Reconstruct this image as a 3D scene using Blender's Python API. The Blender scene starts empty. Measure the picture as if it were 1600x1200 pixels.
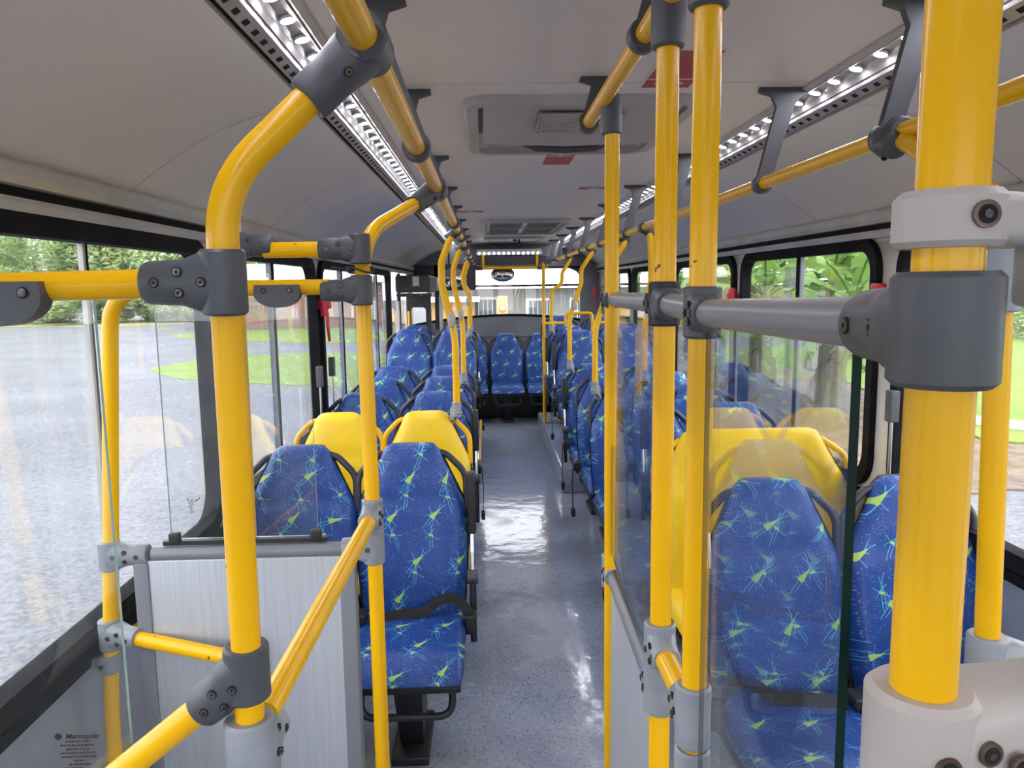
import bpy, bmesh, math, random
from mathutils import Vector, Matrix, noise
random.seed(7)
PI = math.pi
sc = bpy.context.scene
C = sc.collection

# ------------------------------------------------------------------ camera, world, light, exposure
cam = bpy.data.cameras.new('camera'); cam.sensor_fit = 'HORIZONTAL'; cam.sensor_width = 36.0
cam.lens = 26.55; cam.clip_start = 0.02; cam.clip_end = 400
co = bpy.data.objects.new('camera', cam); C.objects.link(co)
_r = Vector((0.99924646, -0.03611459, -0.01422106)); _d = Vector((-0.01875552, -0.12850076, -0.99153204)); _f = Vector((0.03398136, 0.99105161, -0.12908128))
m = Matrix.Identity(4)
for i in range(3):
    m[i][0] = _r[i]; m[i][1] = -_d[i]; m[i][2] = -_f[i]
m.translation = Vector((-0.27, 0.0, 1.63))
co.matrix_world = m
sc.camera = co

w = bpy.data.worlds.new('overcast_sky'); sc.world = w; w.use_nodes = True
wn = w.node_tree; wn.nodes.clear()
wo = wn.nodes.new('ShaderNodeOutputWorld'); wb = wn.nodes.new('ShaderNodeBackground')
wb.inputs['Color'].default_value = (0.93, 0.935, 1.0, 1); wb.inputs['Strength'].default_value = 2.0
wn.links.new(wb.outputs[0], wo.inputs[0])
sun = bpy.data.lights.new('soft_sun', 'SUN'); sun.energy = 0.8; sun.angle = math.radians(40); sun.color = (1, .97, .9)
so = bpy.data.objects.new('soft_sun', sun); C.objects.link(so); so.rotation_euler = (math.radians(35), math.radians(18), 0)
sc.view_settings.view_transform = 'Standard'; sc.view_settings.look = 'None'
sc.view_settings.exposure = 1.48; sc.view_settings.gamma = 1.0; sc.view_settings.use_curve_mapping = False
cy = sc.cycles
cy.max_bounces = 9; cy.diffuse_bounces = 6; cy.glossy_bounces = 4; cy.transparent_max_bounces = 40
cy.caustics_reflective = False; cy.caustics_refractive = False; cy.sample_clamp_indirect = 6.0
cy.use_denoising = True

# ------------------------------------------------------------------ shader helpers
class S:
    """arithmetic on shader sockets"""
    nt = None
    def __init__(s, k): s.k = k
    @staticmethod
    def op(o, *a):
        n = S.nt.nodes.new('ShaderNodeMath'); n.operation = o
        for i, v in enumerate(a):
            if isinstance(v, S): S.nt.links.new(v.k, n.inputs[i])
            else: n.inputs[i].default_value = float(v)
        return S(n.outputs[0])
    def __add__(s, o): return S.op('ADD', s, o)
    __radd__ = __add__
    def __sub__(s, o): return S.op('SUBTRACT', s, o)
    def __rsub__(s, o): return S.op('SUBTRACT', o, s)
    def __mul__(s, o): return S.op('MULTIPLY', s, o)
    __rmul__ = __mul__
    def __lt__(s, o): return S.op('LESS_THAN', s, o)
    def __gt__(s, o): return S.op('GREATER_THAN', s, o)
    def abs(s): return S.op('ABSOLUTE', s)
    def floor(s): return S.op('FLOOR', s)
    def sin(s): return S.op('SINE', s)
    def cos(s): return S.op('COSINE', s)
    def max(s, o): return S.op('MAXIMUM', s, o)

def mat(name, col=(.5, .5, .5), rough=.5, metal=0.0, spec=.5, coat=0.0):
    M = bpy.data.materials.new(name); M.use_nodes = True
    b = M.node_tree.nodes['Principled BSDF']
    b.inputs['Base Color'].default_value = (*col, 1); b.inputs['Roughness'].default_value = rough
    b.inputs['Metallic'].default_value = metal; b.inputs['Specular IOR Level'].default_value = spec
    b.inputs['Coat Weight'].default_value = coat
    return M
def node(nt, t, **kw):
    n = nt.nodes.new(t)
    for k, v in kw.items():
        if hasattr(n, k): setattr(n, k, v)
        else: n.inputs[k.replace('_', ' ')].default_value = v
    return n
def mixc(nt, fac, a, b):
    n = nt.nodes.new('ShaderNodeMix'); n.data_type = 'RGBA'
    for s, v in ((n.inputs[0], fac), (n.inputs[6], a), (n.inputs[7], b)):
        if isinstance(v, S): nt.links.new(v.k, s)
        elif hasattr(v, 'is_output'): nt.links.new(v, s)
        elif isinstance(v, (int, float)): s.default_value = v
        else: s.default_value = (*v, 1)
    return n.outputs[2]
def noisy(name, a, b, scale=6, rough=.5, metal=0, detail=4, lo=.35, hi=.65, bump=0, bscale=60, rvar=0, coord='Object', spec=.5, coat=0, stretch=None):
    """two-tone procedural material with noise, optional bump and roughness variation"""
    M = mat(name, a, rough, metal, spec, coat); nt = M.node_tree; bs = nt.nodes['Principled BSDF']
    tc = nt.nodes.new('ShaderNodeTexCoord'); src = tc.outputs[coord]
    if stretch:
        mp = nt.nodes.new('ShaderNodeMapping'); mp.inputs['Scale'].default_value = stretch
        nt.links.new(src, mp.inputs[0]); src = mp.outputs[0]
    n = node(nt, 'ShaderNodeTexNoise', Scale=scale, Detail=detail); nt.links.new(src, n.inputs['Vector'])
    mr = node(nt, 'ShaderNodeMapRange'); mr.inputs[1].default_value = lo; mr.inputs[2].default_value = hi
    nt.links.new(n.outputs[0], mr.inputs[0])
    nt.links.new(mixc(nt, S(mr.outputs[0]), a, b), bs.inputs['Base Color'])
    if rvar:
        S.nt = nt; nt.links.new((S(mr.outputs[0]) * rvar + rough).k, bs.inputs['Roughness'])
    if bump:
        n2 = node(nt, 'ShaderNodeTexNoise', Scale=bscale, Detail=3); nt.links.new(src, n2.inputs['Vector'])
        bp = node(nt, 'ShaderNodeBump', Strength=bump, Distance=.01); nt.links.new(n2.outputs[0], bp.inputs['Height'])
        nt.links.new(bp.outputs[0], bs.inputs['Normal'])
    return M
def emit(name, col, s):
    M = bpy.data.materials.new(name); M.use_nodes = True; nt = M.node_tree; nt.nodes.clear()
    o = nt.nodes.new('ShaderNodeOutputMaterial'); e = nt.nodes.new('ShaderNodeEmission')
    e.inputs[0].default_value = (*col, 1); e.inputs[1].default_value = s; nt.links.new(e.outputs[0], o.inputs[0]); return M
def glass(name, tint, rough=0.0, haze=0.0, ior=1.45, hazecol=(.8, .85, .9)):
    M = bpy.data.materials.new(name); M.use_nodes = True; nt = M.node_tree; nt.nodes.clear(); S.nt = nt
    o = nt.nodes.new('ShaderNodeOutputMaterial'); t = nt.nodes.new('ShaderNodeBsdfTransparent'); t.inputs[0].default_value = (*tint, 1)
    g = nt.nodes.new('ShaderNodeBsdfGlossy'); g.inputs['Roughness'].default_value = rough; g.inputs[0].default_value = (1, 1, 1, 1)
    lw = nt.nodes.new('ShaderNodeLayerWeight'); lw.inputs[0].default_value = .5   # Schlick curve, alike on both sides of the sheet
    r0 = ((ior - 1) / (ior + 1)) ** 2; fr = S.op('POWER', S(lw.outputs['Facing']), 5.0) * (1 - r0) + r0
    mx = nt.nodes.new('ShaderNodeMixShader'); nt.links.new(fr.k, mx.inputs[0]); nt.links.new(t.outputs[0], mx.inputs[1]); nt.links.new(g.outputs[0], mx.inputs[2])
    last = mx.outputs[0]
    if haze:
        d = nt.nodes.new('ShaderNodeBsdfDiffuse'); d.inputs[0].default_value = (*hazecol, 1)
        tc = nt.nodes.new('ShaderNodeTexCoord'); mp = nt.nodes.new('ShaderNodeMapping'); mp.inputs['Scale'].default_value = (9, 9, 1.2)
        nt.links.new(tc.outputs['Object'], mp.inputs[0]); n = node(nt, 'ShaderNodeTexNoise', Scale=2.0, Detail=5); nt.links.new(mp.outputs[0], n.inputs['Vector'])
        f = S.op('POWER', S(n.outputs[0]), 1.6) * (haze * 2.2)
        m2 = nt.nodes.new('ShaderNodeMixShader'); nt.links.new(f.k, m2.inputs[0]); nt.links.new(last, m2.inputs[1]); nt.links.new(d.outputs[0], m2.inputs[2]); last = m2.outputs[0]
    nt.links.new(last, o.inputs[0]); return M

def fabric():
    """blue seat cloth: yellow-green wedges, thin turquoise strokes and pale specks, laid out by UV in metres"""
    M = mat('blue_patterned_fabric', (.03, .06, .25), .42, spec=.45); nt = M.node_tree; S.nt = nt; bs = nt.nodes['Principled BSDF']
    uv = nt.nodes.new('ShaderNodeUVMap'); sp = nt.nodes.new('ShaderNodeSeparateXYZ'); nt.links.new(uv.outputs[0], sp.inputs[0])
    oi = nt.nodes.new('ShaderNodeObjectInfo'); rnd = S(oi.outputs['Random'])
    U = S(sp.outputs[0]) + rnd * 7.3; V = S(sp.outputs[1]) + rnd * 3.1
    def wn2(a, b, off):
        cb = nt.nodes.new('ShaderNodeCombineXYZ'); nt.links.new(a.k, cb.inputs[0]); nt.links.new(b.k, cb.inputs[1]); cb.inputs[2].default_value = off
        n = nt.nodes.new('ShaderNodeTexWhiteNoise'); n.noise_dimensions = '3D'; nt.links.new(cb.outputs[0], n.inputs[0]); return S(n.outputs['Value'])
    def motif(size, off, tri, amin, aspan, lw):
        x = U * (1 / size) + off; y = V * (1 / size) + off * 1.7
        iy = y.floor(); x = x + S.op('MODULO', iy, 2.0) * .5; ix = x.floor()
        qx = x - ix - .5; qy = y - iy - .5
        a = wn2(ix, iy, off) * aspan + amin
        qx = qx + (wn2(ix, iy, off + 3) - .5) * .16; qy = qy + (wn2(ix, iy, off + 5) - .5) * .16
        c = a.cos(); s = a.sin()
        rx = qx * c + qy * s; ry = qy * c - qx * s
        def line(ang, d, curv, half):
            ca, sa = math.cos(ang), math.sin(ang)
            lx = rx * ca + ry * sa; ly = ry * ca - rx * sa
            return ((ly - d + lx * lx * curv).abs() < lw) * (lx.abs() < half)
        L = line(.0, .015, .25, .42).max(line(.22, -.03, -.3, .34)).max(line(1.25, .02, .4, .24))
        L = L.max(line(-.55, .05, .5, .2))
        T = (ry.abs() < ((.26 - rx) * .19)) * (rx > -.10)
        if not tri: T = T * (rx < .02) * (rx > -.04)
        return L, T
    L1, T1 = motif(.155, 0.0, True, .15, .9, .008)
    L2, T2 = motif(.145, 11.37, False, .6, 1.8, .008)
    keep = 1.0
    vo = node(nt, 'ShaderNodeTexVoronoi', Scale=150.0); vo.voronoi_dimensions = '2D'
    cb = nt.nodes.new('ShaderNodeCombineXYZ'); nt.links.new(U.k, cb.inputs[0]); nt.links.new(V.k, cb.inputs[1]); nt.links.new(cb.outputs[0], vo.inputs['Vector'])
    ns = node(nt, 'ShaderNodeTexNoise', Scale=14.0, Detail=2.0); nt.links.new(cb.outputs[0], ns.inputs['Vector'])
    sx = nt.nodes.new('ShaderNodeSeparateColor'); nt.links.new(vo.outputs['Color'], sx.inputs[0])
    dots = (S(vo.outputs['Distance']) < .20) * (S(ns.outputs[0]) > .47) * (S(sx.outputs[0]) > .55)
    n3 = node(nt, 'ShaderNodeTexNoise', Scale=3.0, Detail=2.0); nt.links.new(cb.outputs[0], n3.inputs['Vector'])
    base = mixc(nt, S(n3.outputs[0]), (.010, .042, .20), (.020, .075, .32))
    c1 = mixc(nt, dots * .55, base, (.25, .45, .75))
    c2 = mixc(nt, L1.max(L2) * .75, c1, (.10, .48, .70))
    c3 = mixc(nt, T1.max(T2) * .9, c2, (.42, .62, .10))
    nt.links.new(c3, bs.inputs['Base Color'])
    n4 = node(nt, 'ShaderNodeTexNoise', Scale=9.0, Detail=2.0); nt.links.new(cb.outputs[0], n4.inputs['Vector'])
    bp = node(nt, 'ShaderNodeBump', Strength=.25, Distance=.01); nt.links.new(n4.outputs[0], bp.inputs['Height']); nt.links.new(bp.outputs[0], bs.inputs['Normal'])
    return M

YEL = noisy('yellow_paint', (.85, .468, .002), (.81, .44, .002), 5, .24, coat=.0, spec=.32)
def scuff(M, scale, th, col):
    nt = M.node_tree; S.nt = nt; bs = nt.nodes['Principled BSDF']; old = bs.inputs['Base Color'].links[0].from_socket
    tc = nt.nodes.new('ShaderNodeTexCoord'); n = node(nt, 'ShaderNodeTexNoise', Scale=scale, Detail=6.0); nt.links.new(tc.outputs['Object'], n.inputs['Vector'])
    nt.links.new(mixc(nt, (S(n.outputs[0]) > th), old, col), bs.inputs['Base Color'])
scuff(YEL, 22, .735, (.10, .05, .02))
DGREY = noisy('dark_grey_plastic', (.055, .058, .066), (.072, .076, .088), 9, .44, bump=.05)
MGREY = noisy('mid_grey_plastic', (.20, .22, .25), (.29, .31, .345), 14, .38, bump=.05)
WGREY = noisy('worn_white_plastic', (.46, .43, .395), (.37, .34, .31), 10, .45, bump=.04)
GTUBE = noisy('grey_painted_tube', (.17, .18, .205), (.19, .20, .225), 6, .33)
SCREW = noisy('rusty_screw', (.10, .06, .045), (.20, .15, .12), 90, .5, .6)
SCREWC = noisy('dark_steel_screw', (.05, .045, .045), (.22, .2, .2), 90, .4, .7)
HOLE = mat('dark_recess', (.006, .006, .006), .9)
BLACK = noisy('black_plastic', (.012, .012, .014), (.02, .02, .023), 12, .45)
BTUBE = noisy('black_frame_tube', (.02, .022, .028), (.035, .037, .045), 10, .35)
RUB = noisy('black_rubber', (.006, .007, .008), (.016, .016, .017), 8, .8, bump=.1, spec=.12)
STRAP = noisy('black_webbing', (.008, .008, .009), (.015, .015, .016), 40, .8)
RED = noisy('red_plastic', (.55, .012, .03), (.62, .02, .05), 5, .3)
FAB = fabric()
YVIN = noisy('yellow_vinyl', (.87, .60, .012), (.84, .54, .012), 7, .35, bump=.08, bscale=12)
CEIL = noisy('ceiling_laminate', (.80, .75, .715), (.73, .685, .65), 1.3, .42, lo=.3, hi=.7)
COVE = noisy('cove_laminate', (.76, .725, .69), (.66, .64, .62), 1.7, .38, lo=.3, hi=.75, detail=3)
SEAM = mat('seam_dark', (.03, .03, .03), .8)
TRIMG = noisy('grey_trim', (.60, .58, .55), (.46, .45, .43), 4, .3)
CHAN = noisy('light_channel_metal', (.50, .48, .47), (.40, .385, .38), 14, .34, .35)
WALLG = noisy('side_panel_grey', (.28, .30, .34), (.24, .26, .30), 3, .45)
PANEL = noisy('brushed_panel', (.50, .53, .57), (.44, .47, .51), 5, .38, .35, stretch=(30, 30, .8))
REARP = noisy('rear_panel_grey', (.20, .21, .23), (.16, .17, .19), 4, .4)
LED = emit('led_light', (.88, .88, 1.0), 55)
LEDC = emit('rear_led_light', (.80, .82, 1.0), 6)
WGL = glass('window_glass', (.92, .925, .92), 0, .018)
PGL = glass('partition_glass', (.94, .955, .95), 0.0, .014, 1.5)
GEDGE = mat('green_glass_edge', (.003, .022, .016), .45, spec=.15)
GEDGEL = mat('pale_glass_edge', (.35, .55, .52), .15)
MIRROR = mat('mirror', (.9, .9, .9), .03, 1.0)
STEEL = mat('steel', (.5, .5, .5), .3, 1.0)
STICKR = mat('sticker_red', (.42, .045, .03), .45)
WHITE = mat('white_print', (.75, .75, .74), .5)
INK = mat('black_ink', (.01, .01, .012), .6)

# floor: speckled grey vinyl, wet patches
FLOOR = mat('speckled_wet_floor', (.11, .13, .16), .4); nt = FLOOR.node_tree; S.nt = nt; bs = nt.nodes['Principled BSDF']
tc = nt.nodes.new('ShaderNodeTexCoord')
n1 = node(nt, 'ShaderNodeTexNoise', Scale=1.6, Detail=6.0, Distortion=.8); nt.links.new(tc.outputs['Object'], n1.inputs['Vector'])
n2 = node(nt, 'ShaderNodeTexVoronoi', Scale=160.0); nt.links.new(tc.outputs['Object'], n2.inputs['Vector'])
n3 = node(nt, 'ShaderNodeTexNoise', Scale=7.0, Detail=4.0); nt.links.new(tc.outputs['Object'], n3.inputs['Vector'])
sx = nt.nodes.new('ShaderNodeSeparateColor'); nt.links.new(n2.outputs['Color'], sx.inputs[0])
spk = (S(sx.outputs[0]) > .90); dk = (S(sx.outputs[1]) > .92)
b0 = mixc(nt, S(n3.outputs[0]), (.24, .275, .36), (.32, .355, .44))
b1 = mixc(nt, spk * .35, b0, (.55, .58, .62)); b2 = mixc(nt, dk * .5, b1, (.04, .05, .08))
nt.links.new(b2, bs.inputs['Base Color'])
mr = node(nt, 'ShaderNodeMapRange'); mr.inputs[1].default_value = .42; mr.inputs[2].default_value = .60; mr.inputs[3].default_value = .42; mr.inputs[4].default_value = .10
sy = nt.nodes.new('ShaderNodeSeparateXYZ'); nt.links.new(tc.outputs['Object'], sy.inputs[0])
wet = S.op('SMOOTH_MIN', (S(sy.outputs[1]) - 2.4) * .16, .20, .05)   # the mopped stretch begins past the first rows
nt.links.new((S(n1.outputs[0]) + wet).k, mr.inputs[0]); nt.links.new(mr.outputs[0], bs.inputs['Roughness'])
bp = node(nt, 'ShaderNodeBump', Strength=.16, Distance=.02); nt.links.new(n3.outputs[0], bp.inputs['Height']); nt.links.new(bp.outputs[0], bs.inputs['Normal'])
bs.inputs['Specular IOR Level'].default_value = .75

# ------------------------------------------------------------------ mesh helpers
class MB:
    def __init__(s): s.v = []; s.f = []; s.m = []; s.mats = []
    def mi(s, M):
        if M not in s.mats: s.mats.append(M)
        return s.mats.index(M)
    def add(s, vs, fs, M):
        o = len(s.v); i = s.mi(M); s.v += [tuple(v) for v in vs]
        for f in fs: s.f.append([o + k for k in f]); s.m.append(i)
    def box(s, lo, hi, M, R=None, b=0.0):
        x0, y0, z0 = lo; x1, y1, z1 = hi
        if b:
            bm = bmesh.new(); bmesh.ops.create_cube(bm, size=1)
            for v in bm.verts: v.co = Vector(((x0 + x1) / 2 + v.co.x * (x1 - x0), (y0 + y1) / 2 + v.co.y * (y1 - y0), (z0 + z1) / 2 + v.co.z * (z1 - z0)))
            bmesh.ops.bevel(bm, geom=bm.edges[:], offset=b, segments=3, profile=.6, affect='EDGES')
            vs = [v.co.copy() for v in bm.verts]; fs = [[v.index for v in f.verts] for f in bm.faces]; bm.free()
        else:
            vs = [Vector(p) for p in ((x0, y0, z0), (x1, y0, z0), (x1, y1, z0), (x0, y1, z0), (x0, y0, z1), (x1, y0, z1), (x1, y1, z1), (x0, y1, z1))]
            fs = [(0, 3, 2, 1), (4, 5, 6, 7), (0, 1, 5, 4), (1, 2, 6, 5), (2, 3, 7, 6), (3, 0, 4, 7)]
        if R: vs = [R @ v for v in vs]
        s.add(vs, fs, M); return s
    def loft(s, rings, M, cap=True, closed=True):
        n = len(rings[0]); vs = [p for r in rings for p in r]; fs = []
        for i in range(len(rings) - 1):
            for j in range(n if closed else n - 1):
                k = (j + 1) % n; fs.append((i * n + j, i * n + k, (i + 1) * n + k, (i + 1) * n + j))
        if cap: fs.append(list(range(n))[::-1]); fs.append([(len(rings) - 1) * n + j for j in range(n)])
        s.add(vs, fs, M); return s
    def tube(s, pts, r, M, seg=18, rs=None):
        pts = [Vector(p) for p in pts]; rings = []; up = None
        for i, p in enumerate(pts):
            t = (pts[min(i + 1, len(pts) - 1)] - pts[max(i - 1, 0)]).normalized()
            if up is None:
                up = Vector((0, 0, 1)) if abs(t.z) < .9 else Vector((0, 1, 0))
            up = (up - t * up.dot(t)).normalized(); sd = t.cross(up); rr = rs[i] if rs else r
            rings.append([p + (up * math.cos(a) + sd * math.sin(a)) * rr for a in [2 * PI * k / seg for k in range(seg)]])
        return s.loft(rings, M)
    def prism(s, poly, axis, a, b, M):
        """extrude a closed 2-D outline along an axis between a and b"""
        def P(u, v, t): return {'x': (t, u, v), 'y': (u, t, v), 'z': (u, v, t)}[axis]
        n = len(poly); vs = [P(u, v, a) for u, v in poly] + [P(u, v, b) for u, v in poly]
        fs = [[j, (j + 1) % n, n + (j + 1) % n, n + j] for j in range(n)]
        fs.append(list(range(n))[::-1]); fs.append([n + j for j in range(n)])
        s.add(vs, fs, M); return s
    def disc(s, c, nrm, r, M, t=.002, seg=14):
        c = Vector(c); nrm = Vector(nrm).normalized(); return s.tube([c - nrm * t, c + nrm * t], r, M, seg)
    def build(s, name, parent=None, M=None, sharp=38, uv=None, smooth=True, fixn=True):
        me = bpy.data.meshes.new(name); me.from_pydata(s.v, [], s.f)
        for q in s.mats: me.materials.append(q)
        for p, i in zip(me.polygons, s.m): p.material_index = i
        bm = bmesh.new(); bm.from_mesh(me)
        if fixn: bmesh.ops.recalc_face_normals(bm, faces=bm.faces[:])
        ca = math.radians(sharp)
        for e in bm.edges:
            if len(e.link_faces) == 2 and e.calc_face_angle(0) > ca: e.smooth = False
        for f in bm.faces: f.smooth = smooth
        if uv:
            L = bm.loops.layers.uv.new('UVMap')
            for f in bm.faces:
                for l in f.loops: l[L].uv = uv(l.vert.co)
        bm.to_mesh(me); bm.free()
        o = bpy.data.objects.new(name, me); C.objects.link(o)
        if parent: o.parent = parent
        return o
def fillet(pts, r, n=8):
    pts = [Vector(p) for p in pts]; out = [pts[0]]; rr = r if isinstance(r, (list, tuple)) else [r] * (len(pts) - 2)
    for i in range(1, len(pts) - 1):
        p = pts[i]; a = (pts[i - 1] - p); b = (pts[i + 1] - p); R = rr[i - 1]
        la, lb = a.length, b.length; a.normalize(); b.normalize(); ang = a.angle(b)
        d = min(R / math.tan(ang / 2), la * .49, lb * .49) if ang < PI - .01 else 0
        if d < 1e-4: out.append(p); continue
        A = p + a * d; B = p + b * d
        for k in range(n + 1):
            t = k / n; out.append(A * (1 - t) ** 2 + p * 2 * t * (1 - t) + B * t * t)
    out.append(pts[-1]); return out
def tag(o, label, cat, group=None, kind=None):
    o['label'] = label; o['category'] = cat
    if group: o['group'] = group
    if kind: o['kind'] = kind
    return o
def empty(name, loc=(0, 0, 0), rz=0):
    o = bpy.data.objects.new(name, None); C.objects.link(o); o.location = loc; o.rotation_euler = (0, 0, rz); o.empty_display_size = .1; return o
def struct(o): o['kind'] = 'structure'; return o
def copy_tree(o, parent=None):
    c = o.copy(); C.objects.link(c); c.parent = parent
    for ch in list(o.children): copy_tree(ch, c)
    return c
def roundrect(u0, u1, v0, v1, r, n=8):
    rb, rt = r if isinstance(r, tuple) else (r, r)
    out = []
    for (cu, cv, a0, R) in ((u1 - rb, v0 + rb, -PI / 2, rb), (u1 - rt, v1 - rt, 0, rt), (u0 + rt, v1 - rt, PI / 2, rt), (u0 + rb, v0 + rb, PI, rb)):
        for k in range(n + 1):
            a = a0 + PI / 2 * k / n; out.append((cu + R * math.cos(a), cv + R * math.sin(a)))
    return out
def ring_x(mb, outer, inner, x0, x1, M):
    """ring between two outlines in the y-z plane, from x0 to x1"""
    n = len(outer)
    vs = [(x0, *p) for p in outer] + [(x0, *p) for p in inner] + [(x1, *p) for p in outer] + [(x1, *p) for p in inner]
    fs = []
    for j in range(n):
        k = (j + 1) % n
        fs += [(j, k, n + k, n + j), (2 * n + j, 3 * n + j, 3 * n + k, 2 * n + k), (n + j, n + k, 3 * n + k, 3 * n + j), (j, 2 * n + j, 2 * n + k, k)]
    mb.add(vs, fs, M)
def rectlike(u0, u1, v0, v1, n=8):
    """square-cornered outline with the same vertex count as roundrect"""
    out = []
    for (cu, cv) in ((u1, v0), (u1, v1), (u0, v1), (u0, v0)): out += [(cu, cv)] * (n + 1)
    return out

TR = .0165
# ------------------------------------------------------------------ the bus shell
Y0, Y1 = -1.5, 9.72
mb = MB(); mb.box((-1.22, Y0, -.06), (1.22, Y1, 0), FLOOR); struct(mb.build('floor'))
mb = MB(); mb.box((-1.17, 6.15, 0), (-.33, 8.0, .20), FLOOR, b=.012); mb.box((-.345, 6.14, .17), (-.325, 8.0, .205), YEL)
struct(mb.build('floor_platform_left'))
mb = MB(); mb.box((.31, 5.78, 0), (1.17, 8.45, .20), FLOOR, b=.012); struct(mb.build('floor_platform_right'))
# ceiling with transverse seams
mb = MB(); ys = [Y0, .78, 2.02, 3.27, 4.2, 5.45, 7.0, 8.3, Y1]
for a, b in zip(ys[:-1], ys[1:]): mb.box((-.59, a + .003, 2.145), (.59, b - .003, 2.17), CEIL)
mb.box((-.62, Y0, 2.165), (.62, Y1, 2.20), SEAM); struct(mb.build('ceiling'))
# curved side coves, one panel between two seams
def cove_pts(sg):
    out = []
    for k in range(13):
        t = k / 12; x = .709 + (1.175 - .709) * t; z = 2.088 - .205 * (t ** 1.55) - .012 * math.sin(PI * t) * -1
        out.append((sg * x, z))
    return out
tn = 1
for sg in (-1, 1):
    cp = cove_pts(sg); ss = [Y0, -.5, .78, 2.02, 3.27, 4.45, 5.6, 6.75, 7.9, Y1]
    for a, b in zip(ss[:-1], ss[1:]):
        mb = MB(); r0 = [(x, a + .003, z) for x, z in cp] + [(x + sg * .004, a + .003, z + .02) for x, z in cp[::-1]]
        r1 = [(x, b - .003, z) for x, z in cp] + [(x + sg * .004, b - .003, z + .02) for x, z in cp[::-1]]
        mb.loft([r0, r1], COVE); struct(mb.build('trim_%d' % tn)); tn += 1
    mb = MB(); r0 = [(x, Y0, z + .022) for x, z in cp] + [(x, Y0, z + .05) for x, z in cp[::-1]]; r1 = [(x, Y1, z + .022) for x, z in cp] + [(x, Y1, z + .05) for x, z in cp[::-1]]
    mb.loft([r0, r1], SEAM); struct(mb.build('trim_%d' % tn)); tn += 1
    # moulding under the cove: rounded ledge, dark gap, thin strip
    mb = MB()
    prof = [(1.19, 1.885), (1.165, 1.885), (1.148, 1.872), (1.142, 1.85), (1.155, 1.835), (1.19, 1.832)]
    mb.prism([(sg * x, z) for x, z in prof], 'y', Y0, Y1, TRIMG)
    mb.box((sg * 1.172 if sg > 0 else -1.20, Y0, 1.812), (1.20 if sg > 0 else -1.172, Y1, 1.834), RUB)
    prof = [(1.19, 1.812), (1.160, 1.812), (1.152, 1.80), (1.160, 1.785), (1.19, 1.783)]
    mb.prism([(sg * x, z) for x, z in prof], 'y', Y0, Y1, TRIMG)
    struct(mb.build('trim_%d' % tn)); tn += 1

# side walls with window openings
WL = [(-1.4, .12), (.25, 2.52), (2.62, 4.08), (4.20, 5.70), (5.82, 7.28)]
WR = [(-1.4, .12), (.25, 1.05), (1.17, 2.60), (2.74, 4.22), (4.34, 5.80), (5.92, 7.38), (7.50, 9.05)]
ZB, ZT = .84, 1.783
wn_ = 1
def hwall(name, sg, wins, extra):
    mb = MB(); xi, xo = sg * 1.185, sg * 1.207
    lo, hi = min(xi, xo), max(xi, xo)
    mb.box((lo, Y0, 0), (hi, Y1, ZB), WALLG)
    mb.box((lo, Y0, ZT), (hi, Y1, 2.2), WALLG)
    edges = [Y0] + [e for w_ in wins for e in w_] + [Y1]
    for a, b in zip(edges[::2], edges[1::2]): mb.box((lo, a, ZB), (hi, b, ZT), TRIMG)
    for a, b in wins:
        ring_x(mb, rectlike(a, b, ZB, ZT), roundrect(a + .001, b - .001, ZB + .001, ZT - .001, (.13, .12)), xi, xo, TRIMG)
    # lower rail moulding along the sill and the skirting
    mb.box((min(sg * 1.165, sg * 1.19), Y0, ZB - .045), (max(sg * 1.165, sg * 1.19), Y1, ZB - .012), RUB, b=.006)
    struct(mb.build(name))
    mb = MB(); mb.box((min(sg * 1.165, sg * 1.185), Y0, 0), (max(sg * 1.165, sg * 1.185), Y1, .07), BLACK, b=.004); struct(mb.build('baseboard_' + name.split('_')[1]))
hwall('wall_left', -1, WL + [(7.5, 9.2)], None)
hwall('wall_right', 1, WR, None)
def window(sg, a, b, div=True, dyv=0.02):
    global wn_
    root = empty('window_%d' % wn_, (sg * 1.2, (a + b) / 2, ZB)); wn_ += 1; struct(root)
    X = lambda v: v - sg * 1.2
    yc = (a + b) / 2
    mb = MB(); xi, xo = -sg * .040, sg * .009
    ring_x(mb, [(y - yc, z - ZB) for y, z in roundrect(a - .004, b + .004, ZB - .004, ZT + .004, (.13, .12))],
           [(y - yc, z - ZB) for y, z in roundrect(a + .042, b - .042, ZB + .045, ZT - .042, (.10, .085))], xi, xo, RUB)
    mb.build('frame', root)
    mb = MB(); g = roundrect(a + .036 - yc, b - .036 - yc, .039, ZT - ZB - .036, (.10, .085))
    mb.prism(g, 'x', -.002, .002, WGL); mb.build('pane', root)
    if div:
        mb = MB(); dy = dyv; mb.box((-.018, dy - .016, .04), (.010, dy + .006, ZT - ZB - .04), RUB); mb.box((-.012, dy - .030, .04), (.006, dy - .018, ZT - ZB - .04), GTUBE)
        if dyv > .1:
            mb = MB(); mb.box((-.006, dy - .004, .04), (.006, dy + .002, ZT - ZB - .04), RUB); mb.box((-.008, dy - .016, .04), (.004, dy - .005, ZT - ZB - .04), TRIMG)
        mb.build('sliding_divider', root)
        mb = MB(); mb.box((-sg * .05, -.5 * (b - a) - .0, .34), (-sg * .035, -.5 * (b - a) + .035, .42), DGREY, b=.004) if False else None
    return root
for k, (a, b) in enumerate(WL): window(-1, a, b, True, .435 if k == 1 else 0.02)
for k, (a, b) in enumerate(WR): window(1, a, b, k > 1)

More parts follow.
